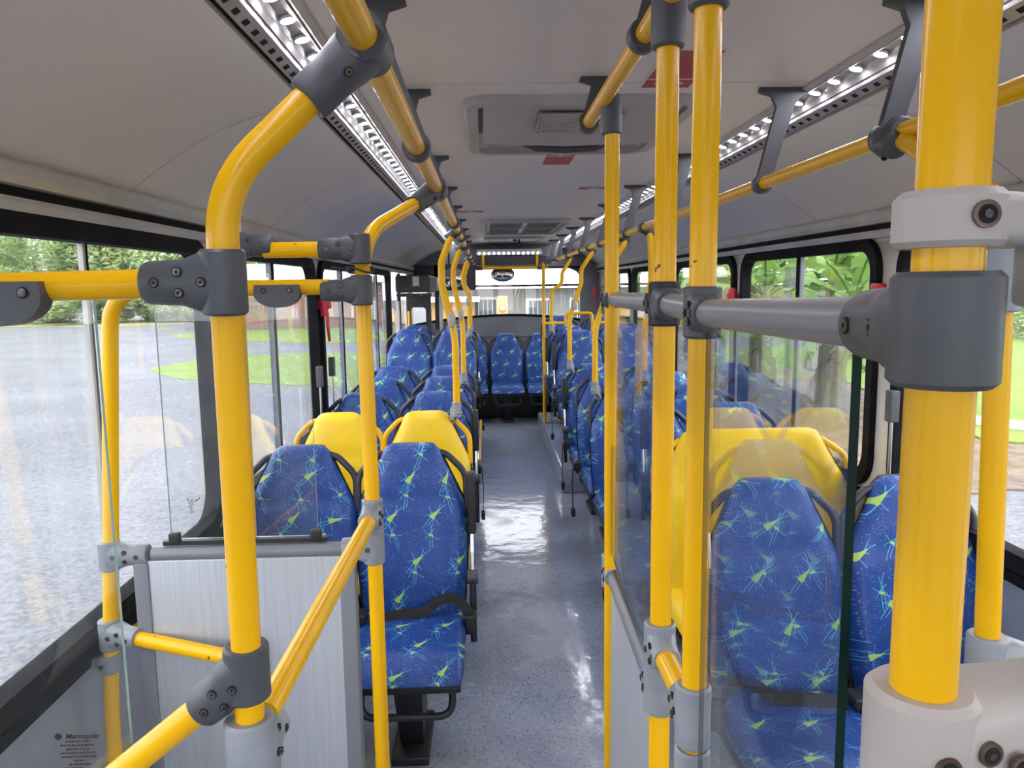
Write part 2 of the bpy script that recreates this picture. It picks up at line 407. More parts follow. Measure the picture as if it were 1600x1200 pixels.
# front of the bus behind the camera: dash wall and windscreen surround
mb = MB(); mb.box((-1.22, Y0 - .05, 0), (1.22, Y0, .7), WALLG); mb.box((-1.22, Y0 - .05, 1.95), (1.22, Y0, 2.2), WALLG)
for x in (-1.22, 1.14): mb.box((x, Y0 - .05, .7), (x + .08, Y0, 1.95), WALLG)
struct(mb.build('wall_front'))
mb = MB(); mb.box((-1.14, Y0 - .03, .7), (1.14, Y0 - .026, 1.95), WGL); struct(mb.build('window_%d' % wn_)); wn_ += 1

# rear wall: arched lower panel, corner posts, header
mb = MB()
arch = [(-1.22, 0), (1.22, 0), (1.22, 1.13)] + [(1.22 - 2.44 * k / 24, 1.13 + .125 * math.sin(PI * k / 24) ** .8) for k in range(1, 24)] + [(-1.22, 1.13)]
mb.prism(arch, 'y', 9.64, 9.72, REARP)
top = [(-1.22 + 2.44 * k / 24, 1.135 + .125 * math.sin(PI * k / 24) ** .8) for k in range(25)]
mb.tube([(x, 9.635, z) for x, z in top], .016, RUB, 8)
mb.box((-1.1, 9.632, .98), (1.1, 9.638, .987), SEAM)
mb.box((-1.22, 9.64, 1.86), (1.22, 9.72, 2.2), REARP)
mb.box((-.90, 9.62, 1.1), (-.84, 9.72, 1.90), BLACK); mb.box((.94, 9.62, 1.1), (1.22, 9.72, 1.90), REARP)
mb.box((-1.22, 9.62, 1.60), (-.84, 9.72, 1.90), BLACK); mb.prism([(-.85, 1.86), (-.85, 1.74), (-.80, 1.80), (-.70, 1.845), (-.55, 1.86)], 'y', 9.62, 9.70, BLACK)
mb.prism([(.95, 1.86), (.95, 1.74), (.90, 1.80), (.80, 1.845), (.65, 1.86)], 'y', 9.62, 9.70, BLACK)
mb.box((-.86, 9.61, 1.84), (.95, 9.66, 1.865), RUB)
struct(mb.build('wall_rear'))
mb = MB(); mb.box((-1.20, 9.66, 1.12), (.95, 9.664, 1.87), WGL); struct(mb.build('window_%d' % wn_)); wn_ += 1
# rear bulkhead over the window: dark board carrying a light bar
root = empty('rear_light_bar', (.02, 9.1, 1.86)); tag(root, 'rear bulkhead board with a row of white lights above the rear window', 'light')
mb = MB(); mb.box((-.40, 0, .015), (.42, .5, .125), mat('dark_board', (.045, .045, .055), .5), b=.004); mb.build('board', root)
mb = MB(); mb.box((-.38, -.03, .135), (.40, .05, .175), CHAN, b=.004); mb.build('channel', root)
mb = MB(); mb.box((-.37, -.034, .172), (.39, .03, .20), CHAN); mb.build('reflector', root)
lm = None
for k in range(13):
    o = MB().disc((0, 0, 0), (0, -1, .2), .013, LEDC, .003, 12)
    if lm is None: lp = o.build('led', root); lm = lp.data
    else: lp = bpy.data.objects.new('led', lm); C.objects.link(lp); lp.parent = root
    lp.location = (-.345 + k * .058, -.035, .152)

# ------------------------------------------------------------------ ceiling light strips
def strip(sg):
    root = empty('ceiling_light_strip', (sg * .645, 0, 2.12))
    tag(root, 'long recessed strip of white lights running over the %s seats' % ('blue and yellow pair' if sg < 0 else 'wide yellow bench'), 'ceiling light')
    X = lambda v: sg * (v - .645)
    def q(pts, M, mb): mb.prism([(X(x), z - 2.12) for x, z in pts], 'y', Y0, 9.2, M)
    mb = MB(); q([(.588, 2.150), (.588, 2.139), (.602, 2.133), (.612, 2.14), (.612, 2.152)], TRIMG, mb); mb.build('inner_ledge', root)
    mb = MB(); q([(.610, 2.150), (.614, 2.136), (.630, 2.143), (.648, 2.140), (.662, 2.116), (.668, 2.118), (.668, 2.155)], CHAN, mb); mb.build('reflector', root)
    mb = MB(); q([(.664, 2.120), (.668, 2.106), (.694, 2.0915), (.697, 2.098), (.697, 2.120), (.668, 2.135)], CHAN, mb)
    for k in range(int(10.6 / .055)):
        y = Y0 + .05 + k * .055
        n = Vector((-.47, 0, -.88)); 
        c = [(.677, 2.1005), (.688, 2.0945)]
        p = []
        for (x, z) in c: p.append((X(x) , z - 2.12))
        mb.add([(p[0][0], y, p[0][1]), (p[1][0], y, p[1][1]), (p[1][0], y + .022, p[1][1]), (p[0][0], y + .022, p[0][1]),
                (p[0][0], y, p[0][1] + .006), (p[1][0], y, p[1][1] + .006), (p[1][0], y + .022, p[1][1] + .006), (p[0][0], y + .022, p[0][1] + .006)],
               [(0, 1, 2, 3), (4, 5, 6, 7), (0, 1, 5, 4), (1, 2, 6, 5), (2, 3, 7, 6), (3, 0, 4, 7)], HOLE)
    mb.build('slotted_rail', root)
    mb = MB(); q([(.696, 2.112), (.714, 2.100), (.714, 2.125), (.696, 2.125)], HOLE, mb); mb.build('gap_strip', root)
    me = None
    for k in range(84):
        y = -.42 + k * .1145
        if y > 9.1: break
        if me is None:
            mb = MB(); mb.disc((0, 0, .001), (0, 0, 1), .0155, WHITE, .003, 14); n_ = 14
            mb.add([(.0145 * math.cos(2 * PI * j / n_), .0145 * math.sin(2 * PI * j / n_), -.0024) for j in range(n_)], [list(range(n_))[::-1]], LED)
            l = mb.build('led', root, fixn=False); me = l.data
        else: l = bpy.data.objects.new('led', me); C.objects.link(l); l.parent = root
        l.location = (X(.634), y, 2.137 - 2.12); l.rotation_euler = (0, sg * .25, 0)
strip(-1); strip(1)

# ------------------------------------------------------------------ roof hatches, vents, stickers
root = empty('roof_hatch', (0.02, 2.56, 2.145)); tag(root, 'grey emergency roof hatch with a small vent grille, nearest the camera', 'roof hatch', 'roof hatches')
mb = MB()
def ring_z(mb, o, i, z0, z1, M, zi=None):
    n = len(o); zi = z1 if zi is None else zi
    vs = [(*p, z0) for p in o] + [(*p, z1) for p in i] + [(*p, zi) for p in i] + [(*p, .0) for p in o]
    fs = []
    for j in range(n):
        k = (j + 1) % n; fs += [(j, k, n + k, n + j), (n + j, n + k, 2 * n + k, 2 * n + j), (3 * n + j, 3 * n + k, k, j)]
    mb.add(vs, fs, M)
HM = noisy('hatch_plastic', (.47, .45, .42), (.40, .38, .36), 3, .4)
def hatch_frame(w_, l_, zz=-.02, cut=.045):
    mb = MB(); o = roundrect(-w_, w_, -l_, l_, .09); a = roundrect(-w_ + .012, w_ - .012, -l_ + .012, l_ - .012, .085); i = roundrect(-w_ + cut, w_ - cut, -l_ + cut, l_ - cut, .05)
    n = len(o); vs = [(*p, 0) for p in o] + [(*p, zz) for p in a] + [(*p, zz) for p in i] + [(*p, .004) for p in i]; fs = []
    for r_ in range(3):
        for j in range(n):
            k = (j + 1) % n; fs.append((r_ * n + j, r_ * n + k, (r_ + 1) * n + k, (r_ + 1) * n + j))
    mb.add(vs, fs, HM); return mb
hatch_frame(.345, .43).build('rim', root, fixn=False)
# lid: hangs a little lower at the far end, with a scooped handle recess behind it
mb = MB(); lid = [(-.285, -.375), (.285, -.375), (.285, .02), (.2, .05), (-.2, .05), (-.285, .02)]
vs = [(x, y, -.012 - .05 * ((y + .375) / .42) * 0.75) for x, y in lid] + [(x, y, .0) for x, y in lid]; n = 6
mb.add(vs, [list(range(6)), list(range(11, 5, -1))] + [[j, (j + 1) % 6, 6 + (j + 1) % 6, 6 + j] for j in range(6)], HM); lid_ = mb.build('lid', root)
mb = MB(); sc_ = []
for k in range(9):
    t = k / 8; y = .03 + .33 * t; z = -.006 - .014 * math.sin(PI * t)
    sc_.append([(-.27 + .54 * j / 12, y, z + .03 * math.sin(PI * j / 12) * (1 - t)) for j in range(13)])
mb.loft(sc_, noisy('hatch_dark_plastic', (.22, .21, .2), (.3, .29, .28), 3, .4), cap=False, closed=False); mb.build('handle_recess', root, fixn=False)
mb = MB(); mb.tube([(-.15, .11, -.03), (-.10, .13, -.046), (.0, .135, -.05), (.10, .13, -.046), (.15, .11, -.03)], .011, DGREY, 8); mb.build('handle', root)
vr = MB(); R = Matrix.Translation((0.0, -.235, -.036)) @ Matrix.Rotation(-.09, 4, 'X')
VENT = noisy('vent_beige', (.42, .39, .35), (.35, .33, .29), 8, .5)
vr.box((-.125, -.085, -.006), (.125, .085, .004), VENT, R, .003)
for k in range(10): vr.box((-.112, -.072 + k * .015, -.009), (-.004, -.064 + k * .015, -.0055), HM, R); vr.box((.004, -.072 + k * .015, -.009), (.112, -.064 + k * .015, -.0055), HM, R)
for k in range(5): vr.disc(R @ Vector((-.119, -.07 + k * .035, -.0065)), (0, 0, 1), .0025, BLACK, .001, 8)
vr.build('vent_grille', lid_)
mb = MB(); mb.box((-.30, -.37, -.019), (-.287, .0, .0), BLACK); mb.build('side_gap', root)

root = empty('ceiling_air_vent', (.07, 6.7, 2.145)); tag(root, 'rectangular ceiling air vent with a slatted grey grille, midway down the bus', 'air vent')
hatch_frame(.37, .72, -.03, .05).build('rim', root, fixn=False)
LV = noisy('grille_dark', (.14, .15, .14), (.22, .23, .21), 20, .5)
mb = MB()
for gx in (-1, 1):
    for gy in (-1, 1):
        cx, cy_ = gx * .155, gy * .33
        for k in range(22): mb.box((cx - .13, cy_ - .29 + k * .0265, -.014), (cx + .13, cy_ - .278 + k * .0265, -.004), LV)
mb.box((-.32, -.68, -.002), (.32, .68, .004), BLACK); mb.build('grille', root)
mb = MB(); mb.box((-.02, -.67, -.018), (.02, .67, -.004), HM); mb.box((-.32, -.012, -.024), (.32, .012, -.004), HM)
for s_ in (-1, 1): mb.box((s_ * .30 - .014, -.67, -.018), (s_ * .30 + .014, .67, -.004), HM)
mb.build('cross_bar', root)
root = empty('roof_hatch', (.06, 8.35, 2.145)); tag(root, 'small far roof hatch with a dark release lever, just before the rear light bar', 'roof hatch', 'roof hatches')
hatch_frame(.33, .28, -.03, .05).build('rim', root, fixn=False)
mb = MB(); mb.box((-.27, -.22, -.02), (.27, .22, .0), HM, b=.008); mb.build('lid', root)
mb = MB(); mb.tube([(.05, -.1, -.02), (.05, -.12, -.07), (.07, -.15, -.085)], .01, BLACK, 8); mb.tube([(-.02, -.13, -.03), (.03, -.13, -.035)], .008, BLACK, 8); mb.build('release_lever', root)

def sticker(x0, x1, y0, y1, label, flip):
    root = empty('warning_sticker', ((x0 + x1) / 2, (y0 + y1) / 2, 2.1445)); tag(root, label, 'sticker')
    hx, hy = (x1 - x0) / 2, (y1 - y0) / 2
    mb = MB(); mb.box((-hx, -hy, -.001), (hx, hy, 0), WHITE); mb.box((-hx + .007, -hy + .007, -.0016), (hx - .007, hy - .007, -.0009), STICKR); mb.build('backing', root)
    mb = MB(); s_ = flip; yb = s_ * (hy - .09)
    mb.box((-hx + .008, yb - .003, -.0022), (hx - .008, yb + .003, -.0014), WHITE)
    y1_ = s_ * (hy - .015); mb.prism([(-.008, yb + s_ * .01), (.008, yb + s_ * .01), (.008, y1_ - s_ * .03), (-.008, y1_ - s_ * .03)], 'z', -.0022, -.0014, WHITE)
    mb.prism([(-.040, y1_ - s_ * .034), (-.030, y1_ - s_ * .048), (0, y1_ - s_ * .022), (.030, y1_ - s_ * .048), (.040, y1_ - s_ * .034), (0, y1_)], 'z', -.0022, -.0014, WHITE)
    mb.build('arrow_print', root, smooth=False)
sticker(.145, .285, 1.74, 2.07, 'red and white arrow sticker on the near side of the roof hatch', 1)
sticker(-.02, .11, 3.03, 3.34, 'red and white arrow sticker on the far side of the roof hatch', -1)
sticker(.24, .42, 4.08, 4.2, 'thin red ceiling sticker beside the third roof seam', 1)
sticker(-.46, -.26, 5.3, 5.42, 'thin red ceiling sticker in front of the air vent', 1)

# ------------------------------------------------------------------ handrails and their fittings
def clampmb(mb, c, ax, arm, M, ra=.0235, L=.10, al=.085, ar=.0225, screws=3, side=None, S_=None):
    """moulded tee: a sleeve along ax and a tapering arm towards arm"""
    c = Vector(c); ax = Vector(ax).normalized()
    h = L / 2
    mb.tube([c - ax * h, c - ax * (h - .003), c + ax * (h - .003), c + ax * h], ra, M, 24, [ra - .003, ra, ra, ra - .003])
    S_ = S_ or SCREW
    if arm is not None:
        arm = Vector(arm); arm = (arm - ax * arm.dot(ax) * 0).normalized()
        sd = ax.cross(arm).normalized(); up = arm.cross(sd).normalized()
        rings = []
        for t, hu, hs in ((0, h * .92, ra * .98), (.28, h * .90, ra * .97), (.48, h * .72, ar * .98), (.62, ar * 1.06, ar), (.95, ar, ar), (1, ar - .002, ar - .002)):
            p = c + arm * al * t; ring = []
            for k in range(24):
                a = 2 * PI * k / 24; ca, sa = math.cos(a), math.sin(a); e = .7 if t < .5 else 1.0
                ring.append(p + up * hu * math.copysign(abs(ca) ** e, ca) + sd * hs * math.copysign(abs(sa) ** e, sa))
            rings.append(ring)
        mb.loft(rings, M)
        sdv = side if side is not None else sd
        sdv = Vector(sdv).normalized(); sdv = (sdv - arm * sdv.dot(arm)).normalized()
        for (t, u) in (((.18, .0), (.48, .5), (.48, -.5), (.78, .0))[:screws + 1] if screws < 9 else ((.42, 0), (.82, 0))):
            p = c + arm * al * t + up * h * u * .62 + sdv * (ra * .99 if t < .3 else ar * .97)
            mb.disc(p, sdv, .0052, HOLE, .0012, 14); mb.disc(p + sdv * .0003, sdv, .0040, S_, .0015, 12); mb.disc(p + sdv * .001, sdv, .0016, HOLE, .0014, 6)

STAT = [-.3, .55, 1.44, 2.08, 3.1, 4.05, 4.97, 5.95, 6.9, 7.9, 8.8]
def rail(x, z, y0, y1, label, stations, hx, group=None):
    root = empty('ceiling_handrail', (x, 0, z)); tag(root, label, 'handrail')
    mb = MB().tube([(0, y0, 0), (0, y1, 0)], TR, YEL, 24); mb.build('tube', root)
    for y in stations:
        mb = MB()
        dz = 2.145 - z
        if hx:
            s_ = 1 if hx > 0 else -1
            poly = [(-.035, dz), (-.035, dz - .012), (.0, dz - .022), (.015, dz - .05), (-.012, .03), (-.021, .0), (.021, -.0), (.028, .03), (.062, dz - .05), (.078, dz - .022), (.10, dz - .012), (.10, dz)]
            off = .02 if s_ > 0 else .048
            poly = [(s_ * (p[0] + off * max(0.0, (p[1] - .03) / (dz - .03))), p[1]) for p in poly]
            mb.prism(poly, 'y', y - .009, y + .009, DGREY)
        else:
            poly = [(-.055, dz), (-.055, dz - .010), (-.022, dz - .020), (-.018, .0), (.018, 0), (.022, dz - .02), (.055, dz - .010), (.055, dz)]
            mb.prism([(p[0] + .035 * p[1] / dz, p[1]) for p in poly], 'y', y - .009, y + .009, DGREY)
        n = 28
        rr = [[(R_ * math.sin(a), y + yy, R_ * math.cos(a)) for a in [2 * PI * k / n for k in range(n)]] for R_, yy in ((.0168, -.016), (.025, -.016), (.027, -.012), (.027, .012), (.025, .016), (.0168, .016))]
        mb.loft(rr, DGREY, cap=False); mb.build('hanger', root)
    return root
RL = rail(-.39, 1.885, -.6, 9.1, 'long yellow ceiling handrail over the seats left of the aisle', [y for y in STAT if y > 1], -1)
RR = rail(.49, 1.895, -.6, 9.1, 'long yellow ceiling handrail over the seats right of the aisle', STAT, 1)
RC = rail(0.0, 2.035, -.4, 2.0, 'short yellow ceiling handrail above the three centre poles', [1.30, 1.965], 0)

def pole(name, pts, fr, label, cat='pole', r=TR, M=None, group=None):
    base = Vector(pts[0]); root = empty(name, base); tag(root, label, cat, group)
    P = [Vector(p) - base for p in pts]
    MB().tube(fillet(P, fr) if len(P) > 2 else P, r, M or YEL, 24).build('tube', root)
    return root, base
def add_clamp(root, base, name, c, ax, arm, M, **kw):
    mb = MB(); clampmb(mb, Vector(c) - base, ax, arm, M, **kw); return mb.build(name, root)

# P1: large cranked pole, near left
YP = 1.64
r_, b_ = pole('grab_pole', [(-.560, .835, 0), (-.553, .835, 1.12), (-.538, .80, 1.735), (-.437, .829, 1.838)], [2, .13], 'thick yellow cranked pole in the left foreground, two grab rails clamped to it')
add_clamp(r_, b_, 'upper_clamp', (-.541, .803, 1.638), (.02, -.05, 1), (-1, .03, 0), DGREY, L=.068, al=.080, side=(0, -1, 0), S_=SCREWC)
add_clamp(r_, b_, 'lower_clamp', (-.553, .835, 1.192), (0, 0, 1), (-.72, .02, -.58), DGREY, L=.066, al=.072, ra=.0255, ar=.0245, side=(.2, -1, .1), S_=SCREWC)
add_clamp(r_, b_, 'lower_socket', (-.554, .835, 1.083), (0, 0, 1), (.1, 1, .1), MGREY, L=.105, al=.07, ra=.0285, side=(1, -.1, 0))
add_clamp(r_, b_, 'ceiling_clamp', (-.39, .842, 1.885), (0, 1, 0), (-.70, -.19, -.70), DGREY, L=.07, al=.088, ra=.0262, ar=.0245, side=(.6, -.9, -.6), screws=2)
# P2: cranked pole at partition
r_, b_ = pole('grab_pole', [(-.522, YP - .04, 0), (-.527, YP, 1.05), (-.535, YP + .02, 1.74), (-.44, 1.955, 1.838)], [2, .16], 'slim yellow cranked pole at the aisle edge of the grey partition')
add_clamp(r_, b_, 'top_rail_clamp', (-.534, YP, 1.712), (0, 0, 1), (-1, 0, 0), DGREY, L=.064, al=.085, side=(0, -1, 0), S_=SCREWC)
add_clamp(r_, b_, 'upper_clamp', (-.533, YP, 1.625), (0, 0, 1), (-1, 0, 0), DGREY, L=.064, al=.085, side=(0, -1, 0), S_=SCREWC)
add_clamp(r_, b_, 'rail_socket', (-.528, YP, 1.128), (0, 0, 1), (-.05, -1, 0), MGREY, L=.075, al=.055, side=(1, 0, 0))
add_clamp(r_, b_, 'lower_clamp', (-.528, YP, 1.055), (0, 0, 1), (-1, -.05, 0), MGREY, L=.075, al=.07, side=(0, -1, 0), screws=0)
add_clamp(r_, b_, 'ceiling_clamp', (-.39, 2.03, 1.885), (.0, 1, 0), (-.05, -.075, -.047), DGREY, L=.075, al=.11, ra=.0275, ar=.0255, side=(.6, -.6, -.8))
# cable ties
mb = MB(); ring = [(-.534 + .029 * math.cos(a) - b_.x, YP - b_.y + .029 * math.sin(a), 1.668 + .006 * math.sin(2 * a)) for a in [2 * PI * k / 24 for k in range(25)]]
mb.tube(ring, .0022, BLACK, 6); mb.tube([(-.55 - b_.x, YP - b_.y - .026, 1.668), (-.59 - b_.x, YP - b_.y - .03, 1.674)], .002, BLACK, 6); mb.build('cable_tie', r_)
# P3: bent wall-side pole whose top becomes the rail over the screen
r_, b_ = pole('grab_pole', [(-1.15, YP, 0), (-1.135, YP, .70), (-1.062, YP, 1.633), (-.60, YP, 1.633)], [2, .085], 'slim yellow pole near the large window, bent over into a horizontal top rail')
add_clamp(r_, b_, 'panel_clamp', (-1.110, YP, 1.052), (0, 0, 1), (1, 0, 0), MGREY, L=.066, al=.085, side=(0, -1, 0), S_=SCREWC)
add_clamp(r_, b_, 'rail_clamp', (-1.124, YP, .868), (0, 0, 1), (1, -.3, -.02), MGREY, L=.07, al=.075, side=(0, -1, 0), S_=SCREWC)
add_clamp(r_, b_, 'wall_bracket', (-1.128, YP, .80), (0, 0, 1), (-1, 0, 0), MGREY, L=.042, al=.06, ar=.012, side=(0, -1, 0), screws=0)
mb = MB(); mb.prism([(-.046, .012), (-.048, -.002)] + [(.048 * math.cos(PI + PI * q / 20), -.006 + .030 * math.sin(PI + PI * q / 20)) for q in range(1, 20)] + [(.048, -.002), (.046, .012)], 'y', -.012, .012, DGREY)
for s_ in (-1, 1): mb.disc((s_ * .027, -.0125, .0), (0, -1, 0), .0058, HOLE, .001, 12); mb.disc((s_ * .027, -.0135, .0), (0, -1, 0), .004, SCREWC, .001, 10)
cl = mb.build('glass_clip', r_); cl.location = Vector((-.706, YP - .018, 1.627)) - b_
# P4: short hidden upright directly behind P1
r_, b_ = pole('grab_pole', [(-.815, YP + .01, 0), (-.80, YP + .01, 1.80)], 0, 'yellow upright hidden behind the thick cranked pole, partition middle')
add_clamp(r_, b_, 'upper_clamp', (-.802, YP, 1.722), (0, 0, 1), (1, 0, 0), DGREY, L=.064, al=.085, side=(0, -1, 0), S_=SCREWC)
# horizontal rails
r_, b_ = pole('grab_rail', [(-.735, YP, 1.712), (-.60, YP, 1.712)], 0, 'short yellow top crossbar between the two upper dark clamps', 'handrail')
r_, b_ = pole('grab_rail', [(-1.07, YP - .015, .866), (-.82, YP - .075, .838)], 0, 'low yellow bar running from the wall-side pole behind the thick pole', 'handrail')
add_clamp(r_, b_, 'socket', (-.812, YP - .02, .835), (0, 0, 1), (-.6, -1, 0), DGREY, L=.06, al=.05, screws=0)
r_, b_ = pole('grab_rail', [(-.60, .835, 1.155), (-.86, .855, .945), (-1.17, .86, .69)], 1, 'sloping yellow rail descending from the thick pole to lower left corner', 'handrail')
r_, b_ = pole('grab_rail', [(-.552, .885, 1.108), (-.530, 1.59, 1.127)], 0, 'long yellow rail running back to the slim cranked pole', 'handrail')
r_, b_ = pole('grab_rail', [(-1.18, .865, 1.632), (-.615, .865, 1.638)], 0, 'yellow crossbar leaving the picture at left, dark glass clip under it', 'handrail')
mb = MB(); mb.prism([(-.046, .012), (-.048, -.002)] + [(.048 * math.cos(PI + PI * q / 20), -.006 + .030 * math.sin(PI + PI * q / 20)) for q in range(1, 20)] + [(.048, -.002), (.046, .012)], 'y', -.012, .012, DGREY)
for s_ in (-1, 1): mb.disc((s_ * .03, -.0125, .0), (0, -1, 0), .0062, HOLE, .001, 12); mb.disc((s_ * .03, -.0135, .0), (0, -1, 0), .0048, SCREWC, .001, 10)
cl = mb.build('glass_clip', r_); cl.location = Vector((-.796, .848, 1.630)) - b_
r_, b_ = pole('curved_guard_tube', [(-1.18, 1.78, .78), (-1.10, 1.78, .83), (-1.03, 1.78, .95)], .08, 'short curved amber tube between the partition panel and the window sill', 'handrail', M=noisy('amber_paint', (.55, .27, .01), (.45, .22, .01), 5, .35))

def pane(name, lo, hi, label, M=PGL, edge=GEDGEL, axis='y', extra=None):
    base = Vector(((lo[0] + hi[0]) / 2, (lo[1] + hi[1]) / 2, lo[2])); root = empty(name, base); tag(root, label, 'glass screen')
    l = Vector(lo) - base; h = Vector(hi) - base; mb = MB()
    x0, y0, z0 = l; x1, y1, z1 = h
    vs = [(x0, y0, z0), (x1, y0, z0), (x1, y1, z0), (x0, y1, z0), (x0, y0, z1), (x1, y0, z1), (x1, y1, z1), (x0, y1, z1)]
    F = {'-z': (0, 3, 2, 1), '+z': (4, 5, 6, 7), '-y': (0, 1, 5, 4), '+x': (1, 2, 6, 5), '+y': (2, 3, 7, 6), '-x': (3, 0, 4, 7)}
    faces = ('-y', '+y') if axis == 'y' else ('-x', '+x')
    mb.add(vs, [F[k] for k in faces], M); mb.add(vs, [F[k] for k in F if k not in faces], edge)
    mb.build('pane', root, smooth=False); return root, base
# near left screen with etched maker's mark
r_, b_ = pane('glass_screen', (-1.17, .88, .35), (-.715, .886, 1.632), 'clear glass screen hung from the left crossbar, maker mark near its foot')
def text(body, size, loc, parent, M, rot=(PI / 2, 0, 0), shear=0, name='lettering', ext=.0003, bold=0):
    cu = bpy.data.curves.new(name, 'FONT'); cu.body = body; cu.size = size; cu.extrude = ext; cu.shear = shear; cu.align_x = 'CENTER'; cu.offset = bold
    cu.materials.append(M); t_ = bpy.data.objects.new(name, cu); me = bpy.data.meshes.new_from_object(t_); bpy.data.objects.remove(t_)
    o = bpy.data.objects.new(name, me); C.objects.link(o); o.parent = parent; o.location = loc; o.rotation_euler = rot; return o
def makermark(root, loc, s=1.0, ry=0):
    """round badge, the maker's name and small illegible lines under it"""
    rot = (PI / 2, 0, ry)
    text('Marcopolo', .0085 * s, Vector(loc) + Vector((.004 * s, 0, 0)), root, INK, rot, .25, 'maker_lettering', .0002, .00018)
    mb = MB(); mb.disc((0, 0, 0), (0, 1, 0), .004 * s, INK, .0003, 16)
    for k, (a, b) in enumerate(((-.012, .016), (-.018, .020), (-.012, .014), (-.02, .022), (-.018, .022), (-.004, .007), (-.010, .014), (-.016, .004), (-.004, .016))):
        zz = -.0075 * s - k * .0048 * s; x = a * s
        while x < b * s:
            wd = random.uniform(.0012, .004) * s; mb.box((x + .02 * s, -.0003, zz), (min(x + wd, b * s) + .02 * s, .0003, zz + .0018 * s), INK); x += wd + .0012 * s
    o = mb.build('mark_print', root, smooth=False); o.location = Vector(loc) + Vector((-.023 * s, 0, .003 * s)); o.rotation_euler = (0, 0, ry)
makermark(r_, Vector((-.776, .878, 1.089)) - b_, 1.05)
# partition screen over the panel
r_, b_ = pane('glass_screen', (-.972, YP - .003, 1.085), (-.650, YP + .003, 1.612), 'clear glass screen standing on the grey partition panel, behind thick pole')
mb = MB()
for x in (-.965, -.655): mb.box((x - .012 - b_.x, -.008, -.012), (x + .012 - b_.x, .008, .014), BLACK, b=.004)
mb.box((-.99 - b_.x, -.006, -.014), (-.63 - b_.x, .006, -.004), BLACK); mb.build('clip', r_)
# grey partition panel
root = empty('partition_panel', (-.81, YP, 0)); tag(root, 'brushed grey partition panel with tube top rail before the front seats', 'partition')
mb = MB(); mb.tube([(-.205, 0, 1.052), (.225, 0, 1.052)], TR, GTUBE, 24); mb.build('top_rail', root)
mb = MB(); mb.box((-.215, -.012, .05), (.215, .012, 1.04), PANEL, b=.003); mb.build('board', root)
mb = MB(); mb.box((-.245, -.016, .04), (-.212, .016, 1.035), GTUBE, b=.004); mb.box((.205, -.016, .04), (.24, .016, 1.035), GTUBE, b=.004); mb.build('side_post', root)

# right group of poles
r_, b_ = pole('grab_pole', [(.034, 1.81, 0), (.022, 1.74, 2.0)], 0, 'yellow centre pole beside the aisle, farthest of the three ceiling poles')
add_clamp(r_, b_, 'ceiling_socket', (.020, 1.742, 2.005), (0, 0, 1), None, DGREY, L=.085, ra=.0235)
add_clamp(r_, b_, 'upper_clamp', (.030, 1.80, 1.594), (0, 0, 1), (-.1, -1, 0), DGREY, L=.068, al=.06, side=(-1, 0, 0))
add_clamp(r_, b_, 'panel_clamp', (.034, 1.81, .918), (0, 0, 1), (-.05, -1, -.0), MGREY, L=.085, al=.055, side=(-1, 0, 0))
r_, b_ = pole('grab_pole', [(-.002, 1.13, 0), (0, 1.13, 2.02)], 0, 'yellow centre pole between the glass screens, middle of the three ceiling poles')
add_clamp(r_, b_, 'ceiling_socket', (0, 1.13, 2.035), (0, 0, 1), None, DGREY, L=.14, ra=.0245)
add_clamp(r_, b_, 'upper_clamp', (-.001, 1.13, 1.600), (0, 0, 1), (0, 1, 0), DGREY, L=.066, al=.05, side=(-1, 0, 0))
add_clamp(r_, b_, 'upper_clamp', (-.001, 1.13, 1.600), (0, 0, 1), (0, -1, 0), DGREY, L=.066, al=.045, side=(-1, 0, 0), screws=-1)
add_clamp(r_, b_, 'rail_socket', (-.002, 1.13, 1.058), (0, 0, 1), (0, -1, 0), MGREY, L=.08, al=.05, ra=.025, side=(-1, 0, 0))
add_clamp(r_, b_, 'panel_socket', (-.002, 1.13, .985), (0, 0, 1), (.05, 1, -.12), MGREY, L=.075, al=.06, ra=.0245, side=(-1, 0, 0))
r_, b_ = pole('grab_pole', [(-.006, .93, 0), (0, .93, 2.03)], 0, 'yellow centre pole at the clear screen edge, nearest of the three ceiling poles')
add_clamp(r_, b_, 'ceiling_socket', (0, .93, 2.0), (0, 0, 1), None, DGREY, L=.10, ra=.0245)
add_clamp(r_, b_, 'upper_clamp', (-.001, .93, 1.594), (0, 0, 1), (-.06, -1, 0), DGREY, L=.064, al=.045, side=(-1, 0, 0))
add_clamp(r_, b_, 'lower_clamp', (-.004, .93, 1.062), (0, 0, 1), (0, 1, 0), MGREY, L=.085, al=.05, ra=.0235, side=(-1, 0, 0))
add_clamp(r_, b_, 'foot_clamp', (-.004, .93, .99), (0, 0, 1), None, MGREY, L=.05, ra=.0235)
r_, b_ = pole('grab_rail', [(-.003, 1.09, 1.058), (-.004, .96, 1.062)], 0, 'stubby yellow bar joining the two nearer centre poles at hip height', 'handrail')
r_, b_ = pole('grab_rail', [(.030, 1.75, 1.594), (0, 1.16, 1.600)], 0, 'grey upper crossbar between the two farther centre poles', 'handrail', M=GTUBE)
r_, b_ = pole('grab_rail', [(-.002, 1.10, 1.600), (-.002, .955, 1.597)], 0, 'stubby grey crossbar between the middle and nearest centre poles', 'handrail', M=GTUBE)
r_, b_ = pole('grab_rail', [(-.004, .90, 1.594), (-.037, .42, 1.605)], 0, 'grey crossbar reaching forward to the very thick near pole', 'handrail', M=GTUBE)
root = empty('partition_panel', (.015, 1.47, 0)); tag(root, 'narrow grey panel with sloping rail between the aisle and right seats', 'partition')
mb = MB(); mb.tube([(.018, .30, .915), (-.016, -.30, .975)], TR, GTUBE, 24); mb.build('top_rail', root)
